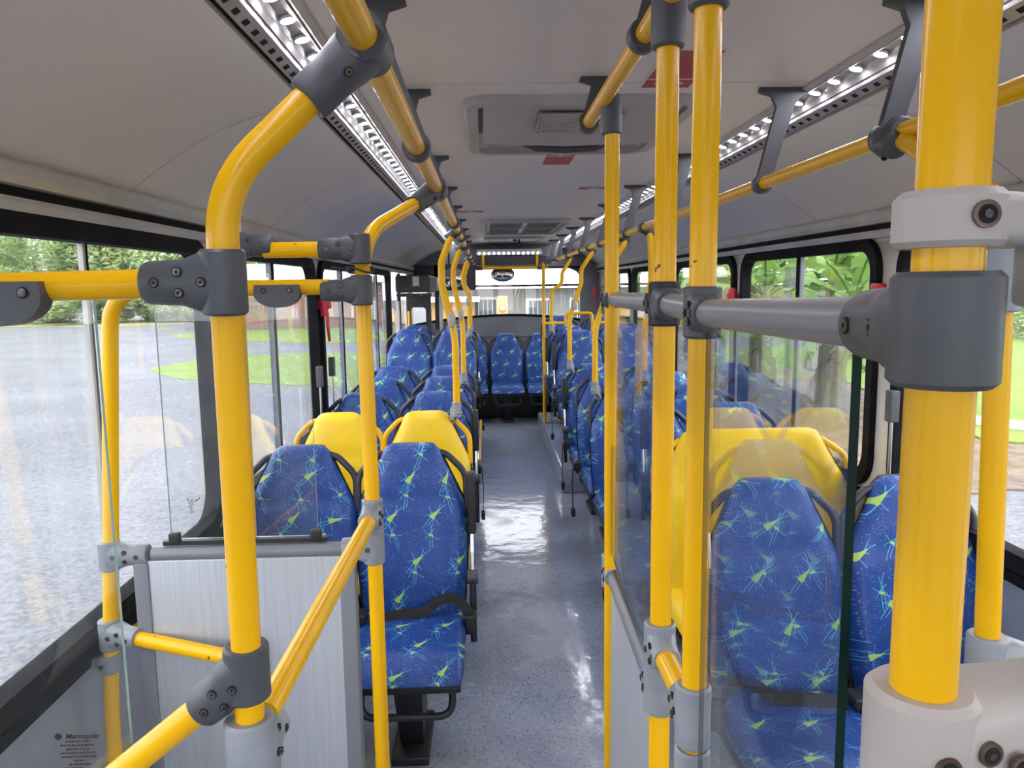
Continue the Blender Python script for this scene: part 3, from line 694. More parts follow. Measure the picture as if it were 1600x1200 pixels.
mb = MB(); mb.add([(.013, .325, .05), (.013, .325, .905), (-.021, -.32, .965), (-.021, -.32, .05), (.025, .325, .05), (.025, .325, .905), (-.009, -.32, .965), (-.009, -.32, .05)],
    [(0, 1, 2, 3), (4, 5, 6, 7), (0, 1, 5, 4), (1, 2, 6, 5), (2, 3, 7, 6), (3, 0, 4, 7)], PANEL); mb.build('board', root)
mb = MB(); mb.tube([(.022, .30, .933), (-.012, -.30, .993)], .006, BLACK, 8); mb.build('gasket', root)
def slant_pane(p, q, z0, z1, label, edge, t=.004):
    p = Vector((p[0], p[1], 0)); q = Vector((q[0], q[1], 0)); base = (p + q) / 2; base.z = z0; root = empty('glass_screen', base); tag(root, label, 'glass screen')
    d = (q - p).normalized(); n = Vector((d.y, -d.x, 0)) * t; vs = []
    for z in (z0, z1):
        for a in (p - n, q - n, q + n, p + n): vs.append((a.x - base.x, a.y - base.y, z - base.z))
    mb = MB(); mb.add(vs, [(0, 1, 5, 4), (2, 3, 7, 6)], PGL); mb.add(vs, [(0, 3, 2, 1), (4, 5, 6, 7), (1, 2, 6, 5), (3, 0, 4, 7)], edge); mb.build('pane', root, smooth=False); return root
slant_pane((.026, 1.75), (.0, 1.175), .985, 1.600, 'clear glass screen with dark green edge between the two farther centre poles', GEDGE, .003)
slant_pane((-.003, .895), (-.028, .482), .55, 1.602, 'large glass screen with a thick dark green edge before the right seats', GEDGE, .0032)
# P8: very near pole with worn white fittings
r_, b_ = pole('grab_pole', [(-.037, .375, 0), (-.038, .375, 2.035)], 0, 'very thick looking yellow pole closest to the camera, worn white clamps')
def bigclamp(root, base, name, z0, z1, M, x, y, arm_to, ra, zs, a0=0.0):
    mb = MB(); h = (z1 - z0) / 2; c = Vector((x, y, (z0 + z1) / 2)) - base
    mb.tube([c + Vector((0, 0, t)) for t in (-h, -h + .003, h - .004, h)], ra, M, 36, [ra - .003, ra, ra, ra - .004])
    if arm_to:
        d = (Vector(arm_to) - Vector((x, y, (z0 + z1) / 2))); L = d.length; d.normalize(); sd = Vector((d.y, -d.x, 0)).normalized(); up = sd.cross(d)
        if up.z < 0: up = -up
        rings = []
        for t, hh, ww in ((0, .97, .98), (.3, .97, .95), (.5, .93, .85), (.9, .88, .8), (1, .86, .78)):
            ring = []
            for k in range(28):
                a = 2 * PI * k / 28; ca, sa = math.cos(a), math.sin(a)
                ring.append(c + d * L * t + up * h * hh * math.copysign(abs(ca) ** .45, ca) + sd * ra * ww * math.copysign(abs(sa) ** .6, sa))
            rings.append(ring)
        mb.loft(rings, M)
    for (px, pz, q) in zs:
        if q == 'y':
            yy = y - ra * (1 if abs(px - x) < .012 else .93)
            yy = y - math.sqrt(max(ra * ra - (px - x) ** 2, (ra * .86) ** 2)) if abs(px - x) < ra else y - ra * .86
            p = Vector((px, yy, pz)) - base; nn = Vector(((px - x) * 6 if abs(px - x) < ra else 0, -1, 0)).normalized() if abs(px - x) < ra else Vector((0, -1, 0))
            mb.disc(p, nn, .0066, SCREW, .0016, 18); mb.disc(p + nn * .0005, nn, .0045, HOLE, .0016, 14)
            mb.disc(p + nn * .0012, nn, .0022, SCREWC, .0014, 6)
        else:
            d = Vector(q).normalized(); p = Vector((x, y, pz)) - base + d * px
    return mb.build(name, root)
bigclamp(r_, b_, 'upper_white_clamp', 1.6455, 1.6735, WGREY, -.037, .377, (.06, .40, 1.6575), .0262, [(-.036, 1.660, 'y'), (.008, 1.655, 'y')])
mb = MB(); q_ = Vector((.012, .385, 1.615)) - b_; mb.box(q_ - Vector((.0, .016, .0)), q_ + Vector((.05, .016, .044)), WGREY, b=.006)
mb.disc(q_ + Vector((.01, -.0165, .022)), (0, -1, 0), .0066, SCREW, .0016, 18); mb.disc(q_ + Vector((.01, -.0175, .022)), (0, -1, 0), .0045, HOLE, .0016, 14)
mb.build('clamp_leg', r_)
mb = MB(); clampmb(mb, Vector((-.037, .376, 1.605)) - b_, (0, 0, 1), (.065, 1, -.02), DGREY, ra=.0262, L=.058, al=.085, ar=.0215, screws=9, side=(-1, 0, 0)); mb.build('dark_clamp', r_)
bigclamp(r_, b_, 'lower_white_socket', 1.355, 1.412, WGREY, -.037, .377, (.08, .40, 1.385), .0285, [(-.038, 1.382, 'y'), (-.014, 1.387, 'y'), (.004, 1.379, 'y'), (-.016, 1.372, 'y')])
# P9: slender bent pole behind it
r_, b_ = pole('grab_pole', [(.445, 1.0, 0), (.440, 1.0, 1.10), (.420, 1.0, 1.73), (.49, 1.40, 1.89)], [2, .1], 'yellow pole by the right edge, bent over at its top, chipped paint')
b9 = b_
add_clamp(r_, b_, 'lower_clamp', (.440, 1.0, 1.083), (0, 0, 1), (1, -.05, -.02), MGREY, L=.085, al=.11, ra=.027, ar=.0235, side=(0, -1, 0), S_=SCREWC)
add_clamp(r_, b_, 'upper_clamp', (.424, 1.0, 1.628), (0, 0, 1), (1, 0, 0), MGREY, L=.085, al=.085, ra=.0245, side=(0, -1, 0))
mb = MB(); clampmb(mb, Vector((.49, 1.42, 1.895)) - b_, (0, 1, 0), (-.25, -.6, -.35), DGREY, ra=.027, L=.085, al=.06, ar=.0235, screws=3, side=(-.3, -.4, -1)); mb.build('ceiling_clamp', r_)
for z in (1.635, 1.083): r_, b_ = pole('grab_rail', [(.52, 1.0, z), (1.18, 1.0, z)], 0, 'yellow bar from the right-edge pole to the wall, %s' % ('at head height' if z > 1.5 else 'at hip height'), 'handrail')

# ------------------------------------------------------------------ seats
def back_profile(t):
    pts = [(0, .168), (.04, .182), (.12, .19), (.3, .200), (.5, .205), (.62, .203), (.68, .194), (.75, .172), (.84, .143), (.92, .118), (.965, .104), (.99, .088), (1, .066)]
    for (a, wa), (b, wb_) in zip(pts[:-1], pts[1:]):
        if t <= b: return wa + (wb_ - wa) * (t - a) / (b - a)
    return pts[-1][1]
def wide_profile(t):
    pts = [(0, .36), (.1, .385), (.5, .40), (.62, .395), (.70, .375), (.80, .335), (.90, .300), (.96, .280), (.99, .262), (1, .235)]
    for (a, wa), (b, wb_) in zip(pts[:-1], pts[1:]):
        if t <= b: return wa + (wb_ - wa) * (t - a) / (b - a)
    return pts[-1][1]
def half_width(t, ws): return wide_profile(t) if ws > 1.2 else back_profile(t) * ws
def make_back(M, wscale=1.0, H=.655, z0=.395):
    mb = MB(); rings = []; NR = 34
    ts = [0, .008, .02] + [.045 + (.945 - .045) * k / (NR - 7) for k in range(NR - 6)] + [.965, .985, .996, 1.0]
    for t in ts:
        hw = half_width(t, wscale); z = z0 + H * t; lean = .012 + .105 * t
        end = 1.0
        if t < .045: end = math.sqrt(max(0.02, 1 - ((.045 - t) / .046) ** 2))
        if t > .945: end = math.sqrt(max(0.03, 1 - ((t - .945) / .056) ** 2))
        ring = []; nf = 24
        for k in range(nf + 1):
            u = -1 + 2 * k / nf; s_ = math.sin(u * PI / 2)
            e = (1 - abs(s_) ** 5) ** .5
            bol = .020 * math.exp(-((abs(s_) - .84) / .13) ** 2) * (1 if t < .62 else max(0, 1 - (t - .62) / .12)) - .009 * math.exp(-((abs(s_) - .66) / .03) ** 2) * (1 if t < .7 else 0)
            lum = .010 * math.exp(-((t - .30) / .16) ** 2) - .006 * math.exp(-((t - .70) / .05) ** 2)
            yy = -(.046 * e + (bol + lum) * e) * end
            ring.append((hw * s_ * (.985 if end < .3 else 1), lean + yy, z))
        for k in range(1, 10):
            u = 1 - 2 * k / 10; ring.append((hw * .985 * u, lean + .022 * end * (1 - abs(u) ** 4) ** .5, z))
        rings.append(ring)
    mb.loft(rings, M); return mb
def make_cushion(M, wscale=1.0):
    mb = MB(); rings = []
    prof = []  # (y, ztop, zbot)
    for k in range(15):
        t = k / 14; y = .01 - .44 * t
        zt = .452 + .006 * t - (.075 * max(0, (t - .78) / .22) ** 2.2); zb = .355 + (.02 * max(0, (t - .8) / .2) ** 2)
        if k == 0: zt -= .02; zb += .01
        prof.append((y, zt, zb))
    prof.append((-.438, .366, .376)) if False else None
    for (y, zt, zb) in prof:
        ring = []; nf = 20; hw = .198 * wscale * (1 if y > -.36 else 1 - .06 * ((-.36 - y) / .07) ** 2)
        for k in range(nf + 1):
            s_ = math.sin((-1 + 2 * k / nf) * PI / 2); e = (1 - abs(s_) ** 8) ** .5
            zm = (zt + zb) / 2; bol = .010 * math.exp(-((abs(s_) - .88) / .09) ** 2) - .005 * math.exp(-((abs(s_) - .72) / .04) ** 2)
            ring.append((hw * s_, y, zm + (zt - zm + bol) * e))
        for k in range(1, 8):
            u = 1 - 2 * k / 8; zm = (zt + zb) / 2; ring.append((hw * u * .99, y, zm - (zm - zb) * (1 - abs(u) ** 8) ** .5))
        rings.append(ring)
    mb.loft(rings, M); return mb
uvb = lambda c: (c.x + .5 * c.y, c.z + .3 * c.y)
uvc = lambda c: (c.x + .7, c.y + c.z)
def make_seat(name, M, HM_, wide=False):
    ws = 1.93 if wide else 1.0
    root = empty(name)
    make_back(M, ws).build('backrest', root, uv=uvb, sharp=70)
    make_cushion(M, ws).build('cushion', root, uv=uvc, sharp=70)
    # black rear shell
    mb = MB(); rings = []
    for k in range(22):
        t = k / 21; hw = half_width(min(t * .985 + .01, 1), ws) + .006; z = .40 + .645 * t; lean = .012 + .105 * t
        rings.append([(-hw, lean - .004, z), (-hw * .97, lean + .020, z), (-hw * .8, lean + .032, z), (0, lean + .036, z), (hw * .8, lean + .032, z), (hw * .97, lean + .020, z), (hw, lean - .004, z), (hw * .9, lean + .006, z), (0, lean + .008, z), (-hw * .9, lean + .006, z)])
    mb.loft(rings, BLACK); mb.build('rear_shell', root)
    a = .205 * ws
    mb = MB(); p = fillet([(-a + .003, .085, .80), (-a + .003, .10, .935), (-.125 * ws if not wide else -a + .12, .118, 1.012), (.125 * ws if not wide else a - .12, .118, 1.012), (a - .003, .10, .935), (a - .003, .085, .80)], [.09, .07, .07, .09], 7)
    mb.tube(p, .0125, HM_, 14); mb.build('grab_handle', root)
    mb = MB(); mb.box((-a + .02, -.40, .335), (a - .02, .02, .358), BLACK, b=.006)
    mb.tube(fillet([(-a + .06, -.33, .345), (-a + .06, -.36, .235), (a - .05, -.36, .235), (a - .05, -.33, .345)], .05), .0125, BTUBE, 12)
    mb.tube([(-a + .03, -.05, .345), (-a + .03, -.02, .43)], .014, BTUBE, 8); mb.tube([(a - .03, -.05, .345), (a - .03, -.02, .43)], .014, BTUBE, 8)
    mb.build('under_frame', root)
    mb = MB()
    mb.add([(-.05, -.30, .34), (.05, -.30, .34), (.05, -.10, .34), (-.05, -.10, .34), (-.04, -.18, .02), (.04, -.18, .02), (.04, .0, .02), (-.04, .0, .02)], [(0, 1, 2, 3), (4, 5, 6, 7), (0, 1, 5, 4), (1, 2, 6, 5), (2, 3, 7, 6), (3, 0, 4, 7)], BLACK)
    mb.box((-.065, -.27, 0), (.065, .03, .03), BLACK, b=.006); mb.build('pedestal', root)
    return root
def armrest(root, side, up):
    x = side * .222
    mb = MB(); mp = MB(); mb.tube([(x, -.03, .33), (x, -.02, .56)], .013, BTUBE, 10); mb.disc((x, -.02, .575), (1, 0, 0), .026, DGREY, .02, 18)
    if up: mp.box((x - .015, .02, .72), (x + .015, .075, .95), BLACK, b=.010); mb.tube([(x, -.01, .62), (x, .045, .74)], .008, STEEL, 8)
    else: mp.box((x - .017, -.30, .575), (x + .017, .0, .615), BLACK, b=.010)
    mb.tube([(x, -.02, .60), (x, .0, .66)], .007, STEEL, 8)
    ar = mb.build('armrest', root); mp.build('pad', ar); return ar
def belt(root, side, hang):
    mb = MB(); bk = MB(); x = side * .20
    def ribbon(pts, w_=.042, th=.0022, wd=Vector((0, 1, 0))):
        pts = [Vector(p) for p in pts]; rings = []
        for i, p in enumerate(pts):
            t = (pts[min(i + 1, len(pts) - 1)] - pts[max(i - 1, 0)]).normalized(); q = (wd - t * wd.dot(t)).normalized(); n = t.cross(q)
            rings.append([p - q * w_ / 2 - n * th, p + q * w_ / 2 - n * th, p + q * w_ / 2 + n * th, p - q * w_ / 2 + n * th])
        mb.loft(rings, STRAP)
    if hang:
        ribbon(fillet([(x, -.06, .50), (x + side * .045, -.09, .475), (x + side * .055, -.10, .36), (x + side * .05, -.10, .19)], .02), .042, .002, Vector((0, 1, .2)))
        bk.box((x - .012 + side * .05, -.13, .15), (x + .012 + side * .05, -.07, .20), BLACK, b=.004)
        mb.box((x - .02 + side * .02, -.10, .44), (x + .02 + side * .02, -.03, .50), BLACK, b=.008)
    else:
        ribbon(fillet([(side * .225, -.10, .445), (side * .17, -.08, .515), (side * .11, -.07, .515), (side * .05, -.09, .474), (-side * .06, -.10, .470), (-side * .15, -.12, .463)], .04), .036, .0018, Vector((0, .5, 1)))
        mb.box((side * .215 - .02, -.13, .40), (side * .215 + .02, -.07, .47), BLACK, b=.008)
        bk.box((-side * .19 - .03, -.15, .458), (-side * .19 + .035, -.08, .492), BLACK, b=.008)
        bk.box((-side * .215 - .012, -.15, .466), (-side * .215 + .004, -.10, .486), RED, b=.003)
    sb = mb.build('seat_belt', root); bk.build('buckle', sb); return sb
blue = make_seat('passenger_chair', FAB, BTUBE)
yell = make_seat('passenger_chair', YVIN, YEL)
bench = make_seat('passenger_bench', YVIN, YEL, True)
used = set()
def seat(proto, x, y, z, label, group, arm=None, beltk=None, sc_z=1.0):
    r_ = proto if id(proto) not in used else copy_tree(proto)
    used.add(id(proto)); r_.location = (x, y - .10, z); tag(r_, label, 'seat', group); extras.append((r_, arm, beltk)); return r_
extras = []
GL, GR = 'seats left of the aisle', 'seats right of the aisle'
rows_l = [(2.78, 0, 'first row behind the grey partition'), (3.52, 0, 'second row'), (4.20, 0, 'third row'), (4.90, 0, 'fourth row'), (5.60, 0, 'fifth row'), (6.88, .20, 'front raised row'), (7.60, .20, 'rear raised row')]
for i, (y, z, ph) in enumerate(rows_l):
    P = yell if i == 1 else blue; c = 'plain yellow' if i == 1 else 'blue patterned'
    seat(P, -.965, y, z, '%s seat by the window left of the aisle, %s' % (c, ph), GL)
    seat(P, -.555, y, z, '%s seat at the aisle on the left side, %s' % (c, ph), GL, (1, i != 5) if i in (0, 2, 5) else None, (1, i != 0) if i in (0, 3, 5) else None)
seat(blue, .565, 2.15, 0, 'blue patterned seat seen through the dark-edged glass screen, aisle place', GR, None, (-1, False))
seat(blue, .985, 2.15, 0, 'blue patterned seat by the right wall, partly behind the thickest pole', GR, None, None)
seat(bench, .78, 2.92, 0, 'extra wide plain yellow bench seat right of the aisle', GR)
rows_r = [(3.60, 0, 'first blue row behind the wide yellow bench'), (4.28, 0, 'second blue row behind the wide yellow bench'), (4.92, 0, 'third blue row behind the wide yellow bench'), (5.57, 0, 'last right row on the low floor'), (6.40, .20, 'first raised row over the right wheel arch'), (7.10, .20, 'second raised row over the right wheel arch'), (8.02, .26, 'highest rearmost raised row behind the yellow hoop')]
for i, (y, z, ph) in enumerate(rows_r):
    seat(blue, .525, y, z, 'blue patterned seat at the aisle, %s' % ph, GR, (-1, True) if i in (3, 4, 5) else None, (-1, True) if i in (0, 2, 3, 4) else None)
    seat(blue, .945, y, z, 'blue patterned seat by the window, %s' % ph, GR)
for k, ph in ((-2, 'in the back row corner beside the rear door'), (-1, 'in the back row, next left of the centre one'), (0, 'in the middle of the back row, facing the aisle'), (1, 'in the back row, next right of the centre one'), (2, 'in the back row corner under the right window')):
    seat(blue, -.015 + k * .43, 9.28, 0, 'blue patterned seat %s' % ph, 'back row seats')
for r_, a, b in extras:
    if a: armrest(r_, a[0], a[1])
    if b: belt(r_, b[0], b[1])
# engine cover box under the back row
mb = MB(); mb.box((-1.17, 9.30, 0), (1.17, 9.62, .33), BLACK, b=.01)
tag(mb.build('engine_cover'), 'low black box filling the space under the back row of seats', 'engine cover')

# ------------------------------------------------------------------ curved grab tubes rising from seat handles to the ceiling rails
def bell(root, loc, sg, M=WGREY):
    mb = MB(); R = Matrix.Translation(loc) @ Matrix.Rotation(0, 4, 'Z')
    rings = []
    for t, k in ((-.022, .3), (-.018, .85), (-.008, 1), (.006, 1), (.014, .8), (.017, .3)):
        rings.append([R @ Vector((sg * .012 + (.017) * k * math.cos(a), t, .040 * k * math.sin(a))) for a in [2 * PI * j / 20 for j in range(20)]])
    mb.loft(rings, M); mb.disc(R @ Vector((sg * .012, -.024, -.004)), (0, 1, 0), .012, RED, .002, 14) if False else None
    mb.build('stop_button', root)
def curvepole(sg, y, zb, xr, zr, label, bow, stop=None, xs=None):
    xb = xs if xs is not None else (-.41 if sg < 0 else .36)
    pts = [(xb, y, zb), (xb, y, zb + .34), (xb + sg * bow * (1), y + .0, 1.64), (xb + sg * bow, y, 1.74), (xr + sg * .03, y + .02, zr - .03)]
    r_, b_ = pole('curved_grab_pole', pts, [.4, .12, .09], label, 'grab pole', group='curved poles from seats to ceiling rails')
    add_clamp(r_, b_, 'ceiling_clamp', (xr, y + .03, zr), (0, 1, 0), (sg * .7, -.05, -.55), DGREY, L=.06, al=.062, ra=.0235, ar=.021, side=(-sg, 0, -1))
    add_clamp(r_, b_, 'seat_socket', (xb, y, zb), (0, 0, 1), (-sg * -.3, .35, -.75), MGREY, L=.07, al=.075, ra=.022, ar=.018, side=(0, -1, 0), S_=SCREWC)
    if stop: bell(r_, Vector((xb + sg * bow * .45, y - .012, stop)) - b_, -sg)
curvepole(-1, 3.50, 1.06, -.39, 1.885, 'curved yellow pole rising from the aisle-side yellow seat', .055, 1.48)
curvepole(-1, 4.72, 1.06, -.39, 1.885, 'curved yellow pole rising from the fourth row left of the aisle', .05, 1.46)
curvepole(-1, 6.75, 1.22, -.39, 1.885, 'curved yellow pole rising from the front raised row left of the aisle', .05, 1.50)
curvepole(-1, 7.45, 1.22, -.39, 1.885, 'curved yellow pole rising from the rear raised row left of the aisle', .05, 1.50)
curvepole(1, 3.60, 1.06, .49, 1.895, 'curved yellow pole behind glass, rising from the first blue row behind the bench', .06, None, .465)
curvepole(1, 4.22, 1.05, .49, 1.895, 'curved yellow pole rising from the second blue row behind the bench', .09, None, .345)
curvepole(1, 5.50, 1.05, .49, 1.895, 'curved yellow pole rising from the last low row right of the aisle', .085, 1.49, .345)
curvepole(1, 6.90, 1.24, .49, 1.895, 'curved yellow pole rising from the second raised row on the right', .10, None, .335)
# slim straight pole, crossbar and hoop around the high seats
r_, b_ = pole('barrier_pole', [(.334, 7.78, 0), (.334, 7.78, 1.86)], 0, 'straight yellow floor to rail pole at the aisle before the highest seats', 'pole')
add_clamp(r_, b_, 'ceiling_clamp', (.36, 7.78, 1.885), (0, 0, 1), (1, 0, .1), DGREY, L=.08, al=.11, ra=.024, ar=.022)
root = empty('seat_hoop', (.334, 7.78, 1.24)); tag(root, 'yellow crossbar with a raised hoop over the highest right seats', 'handrail')
mb = MB(); mb.tube(fillet([(0, 0, 0), (.225, 0, 0), (.225, 0, .10), (.50, 0, .10), (.50, 0, 0), (.84, 0, 0)], [.02, .08, .08, .02]), TR * .95, YEL, 16); mb.build('tube', root)
mb = MB(); mb.tube([(.225, 0, 0), (.225, 0, -.09)], TR * .9, YEL, 12); mb.tube([(.50, 0, 0), (.50, 0, -1.04)], TR * .9, YEL, 12); mb.build('upright', root)
# cross handrail at the rear end of the ceiling rails
r_, b_ = pole('rear_cross_rail', [(-.39, 9.08, 1.84), (.49, 9.08, 1.84)], 0, 'yellow cross handrail between the rear ends of the ceiling rails', 'handrail')
for x in (-.28, .36): MB().tube([Vector((x, 9.08, 1.84)) - b_, Vector((x, 9.08, 2.06)) - b_], TR * .9, YEL, 12).build('drop_tube', r_)
mb = MB()
for x in (-.33, .40): mb.box(Vector((x - .04, 9.055, 1.815)) - b_, Vector((x + .04, 9.105, 1.865)) - b_, DGREY, b=.01)
mb.build('clamp', r_)

# ------------------------------------------------------------------ rear fittings
root = empty('dome_mirror', (-.045, 9.28, 1.77)); tag(root, 'round convex mirror hanging under the rear cross handrail', 'mirror')
def lens(rx, rz, d, M, n=28):
    mb = MB(); rings = []
    for k in range(9):
        a = PI / 2 * k / 8; rings.append([(rx * math.cos(a) * math.cos(b) if k < 8 else .0004 * math.cos(b), -d * math.sin(a), rz * math.cos(a) * math.sin(b) if k < 8 else .0004 * math.sin(b)) for b in [2 * PI * j / n for j in range(n)]])
    return mb.loft(rings, M)
lens(.135, .082, .05, MIRROR).build('mirror_glass', root)
mb = MB(); mb.tube([(.137 * math.cos(a), .002, .084 * math.sin(a)) for a in [2 * PI * j / 28 for j in range(29)]], .007, DGREY, 8); mb.tube([(0, .01, .08), (0, .01, .28)], .008, DGREY, 8); mb.build('rim', root)
root = empty('corner_mirror', (-.58, 8.95, 1.72)); tag(root, 'dark boxed round mirror mounted left of the rear window top', 'mirror')
mb = MB(); mb.prism(roundrect(-.20, .21, -.135, .17, .03), 'y', 0, .06, BLACK); mb.tube([(-.1, .03, .16), (-.1, .03, .32)], .01, BLACK, 8); mb.build('housing', root)
l = lens(.135, .125, .05, MIRROR).build('mirror_glass', root); l.location = (-.05, -.001, .01)
# rear door: operator box, header, folded leaf
root = empty('door_operator', (-.98, 7.62, 1.66)); tag(root, 'black door operator box with a paper label over the rear door', 'door operator')
mb = MB(); mb.prism(roundrect(-.175, .165, -.085, .085, .025), 'y', 0, 1.55, BLACK); mb.build('housing', root)
mb = MB(); mb.box((-.005, -.002, -.02), (.06, 0, .075), noisy('paper_label', (.45, .38, .34), (.6, .5, .45), 60, .6)); mb.build('label', root)
mb = MB(); mb.box((-.17, .0, -.125), (.18, .03, -.09), BLACK, b=.004); mb.disc((.08, -.002, -.107), (0, 1, 0), .012, RED, .003, 12); mb.build('indicator_bar', root)
root = empty('door_1', (-1.03, 8.7, 0)); struct(root)
mb = MB()
o_ = [(y, z) for y, z in roundrect(-.135, .145, .03, 1.535, .02)]; i_ = [(y, z) for y, z in roundrect(-.085, .085, .55, 1.40, .04)]
n = len(o_); vs = [(x, 0, z) for x, z in o_] + [(x, 0, z) for x, z in i_] + [(x, .04, z) for x, z in o_] + [(x, .04, z) for x, z in i_]; fs = []
for j in range(n):
    k = (j + 1) % n; fs += [(j, k, n + k, n + j), (2 * n + j, 3 * n + j, 3 * n + k, 2 * n + k), (n + j, n + k, 3 * n + k, 3 * n + j), (j, 2 * n + j, 2 * n + k, k)]
mb.add(vs, fs, BLACK); mb.build('leaf_frame', root)
mb = MB(); mb.box((-.09, .018, .545), (.09, .022, 1.405), WGL); mb.build('pane', root)
mb = MB(); mb.tube([(-.105, -.04, .55), (-.105, -.04, 1.36)], .015, YEL, 12); mb.build('handle', root)
mb = MB(); mb.box((-.20, -.5, .9), (-.165, -.35, 1.48), TRIMG); mb.build('jamb_cover', root)
mb = MB(); mb.box((-1.235, 7.5, .0), (-1.195, 9.2, .84), WALLG); mb.box((-1.214, 7.52, .86), (-1.210, 9.18, 1.77), WGL)
mb.box((-1.22, 8.32, .84), (-1.19, 8.38, 1.78), RUB); struct(mb.build('door_2'))
mb = MB(); mb.box((-.845, 9.58, .95), (-.80, 9.62, 1.52), TRIMG); struct(mb.build('trim_%d' % tn)); tn += 1

# emergency hammers and releases
def hammer(loc, sg, label, strap=True):
    root = empty('emergency_hammer', loc); tag(root, label, 'emergency hammer', 'red emergency hammers')
    mb = MB(); mb.prism([(-.035, -.075), (.03, -.075), (.035, -.02), (.03, .07), (-.03, .075)], 'x', -.012, .022 , RED) if False else None
    mb = MB(); mb.box((-.020, -.033, -.02), (.012, .033, .10), RED, b=.010); mb.box((-.034 * 1, -.018, .02), (.034, .018, .07), RED, b=.008); mb.build('holder', root)
    if strap:
        mb = MB(); mb.tube(fillet([(-sg * .012, -.018, -.0), (-sg * .016, -.028, -.09), (-sg * .014, .002, -.155), (-sg * .014, .028, -.155), (-sg * .012, .016, -.09), (-sg * .012, .008, 0)], .02), .0055, RED, 8); mb.build('pull_loop', root)
hammer((-1.135, 4.14, 1.50), -1, 'red emergency hammer with a loop on the post left of the aisle')
hammer((1.14, 2.67, 1.52), 1, 'red emergency hammer on the window post behind the thickest pole', False)
hammer((1.14, 4.28, 1.50), 1, 'red emergency hammer on the window post seen between yellow poles', False)
hammer((1.14, 5.86, 1.50), 1, 'red emergency hammer on the post beside the third blue row')
hammer((1.12, 9.50, 1.50), 1, 'red emergency hammer with a loop near the rear right corner')
# window latches on the posts
def latch(loc, label):
    root = empty('window_latch', loc); tag(root, label, 'window latch', 'window latches')
    mb = MB(); mb.box((-.016, -.02, -.055), (.016, .02, .055), DGREY, b=.005); mb.build('block', root)
    mb = MB(); mb.tube([(0, 0, -.05), (0, 0, -.30)], .006, STEEL, 8); mb.build('rod', root)
latch((1.125, 2.52, 1.20), 'dark window latch with a steel rod beside the thickest pole')
latch((-1.145, 3.98, 1.17), 'dark window latch on the post below the looped red hammer')
latch((-1.145, 4.30, 1.19), 'small dark window latch just past the post with the looped hammer')
# paper notice and maker's mark on windows
mb = MB(); mb.box((1.190, 3.52, 1.60), (1.192, 3.66, 1.70), glass('clear_label', (.75, .78, .78), .1, .25)); tag(mb.build('window_notice'), 'pale printed notice stuck on the window above the yellow bench', 'notice')
wroot = empty('maker_mark', (-1.188, 2.34, .975)); tag(wroot, 'small black maker mark in the lower corner of the large window', 'printed mark')
makermark(wroot, (0, 0, 0), 1.1, PI / 2)

# ------------------------------------------------------------------ outside
GZ = -.90
ASPH = noisy('wet_asphalt', (.095, .098, .115), (.14, .143, .163), .35, .8, detail=8, bump=.5, bscale=22, rvar=-.15, lo=.3, hi=.7, spec=.2)
nt = ASPH.node_tree; S.nt = nt; bs = nt.nodes['Principled BSDF']; old = bs.inputs['Base Color'].links[0].from_socket
tcn = nt.nodes.new('ShaderNodeTexCoord'); v1 = node(nt, 'ShaderNodeTexVoronoi', Scale=28.0); nt.links.new(tcn.outputs['Object'], v1.inputs['Vector']); sx = nt.nodes.new('ShaderNodeSeparateColor'); nt.links.new(v1.outputs['Color'], sx.inputs[0])
nt.links.new(mixc(nt, S(sx.outputs[0]) * .45, old, (.30, .30, .31)), bs.inputs['Base Color'])
GRASS = noisy('lawn_grass', (.12, .19, .018), (.19, .26, .03), 3, .8, detail=8, bump=.5, bscale=40)
SOIL = noisy('leaf_litter_soil', (.10, .07, .045), (.19, .15, .11), 5, .9, detail=8, bump=.6, bscale=20)
mb = MB(); mb.box((-150, -60, GZ - .1), (150, 150, GZ), ASPH); struct(mb.build('ground'))
def patch(name, pts, z, M, label, cat, kind='structure', n=6):
    # smooth closed outline (Catmull-Rom) with a wavering rim
    out = []; k_ = len(pts)
    for i in range(k_):
        p0, p1, p2, p3 = [Vector(pts[(i + j) % k_]) for j in (-1, 0, 1, 2)]
        for s_ in range(n):
            t = s_ / n; p = .5 * ((2 * p1) + (p2 - p0) * t + (2 * p0 - 5 * p1 + 4 * p2 - p3) * t * t + (3 * p1 - p0 - 3 * p2 + p3) * t ** 3)
            out.append((p.x + random.uniform(-.15, .15), p.y + random.uniform(-.15, .15)))
    mb = MB(); mb.prism(out, 'z', GZ, GZ + z, M); o = mb.build(name, smooth=False); o['kind'] = kind; return o
patch('lawn_patch', [(-11.2, 25.3), (-8.4, 21.4), (-4.9, 19.8), (-3.2, 19.0), (-3.2, 25), (-5, 30), (-9.2, 29.5)], .012, GRASS, '', '')
patch('lawn_patch', [(-18.2, 43.8), (-13, 38.5), (-8.4, 35.5), (-5, 36), (-7, 46), (-12, 49)], .012, GRASS, '', '')
patch('lawn_verge', [(7.6, 13.2), (11, 10.3), (30, 5), (60, 20), (60, 60), (20, 60), (12, 30)], .05, GRASS, '', '')
patch('soil_bed', [(3.6, 10.5), (5.6, 8.6), (8.4, 9.6), (9.0, 13.5), (8.5, 22), (5.5, 26), (3.4, 18)], .02, SOIL, '', '')
mb = MB(); pts = [Vector((7.5, 13.4, GZ + .06)), Vector((8.6, 12.0, GZ + .06)), Vector((11, 10.1, GZ + .06)), Vector((18, 7.6, GZ + .06)), Vector((30, 4.8, GZ + .06))]
mb.tube(fillet(pts, 1), .13, noisy('kerb_concrete', (.5, .48, .45), (.42, .41, .39), 3, .8), 8); struct(mb.build('kerb'))

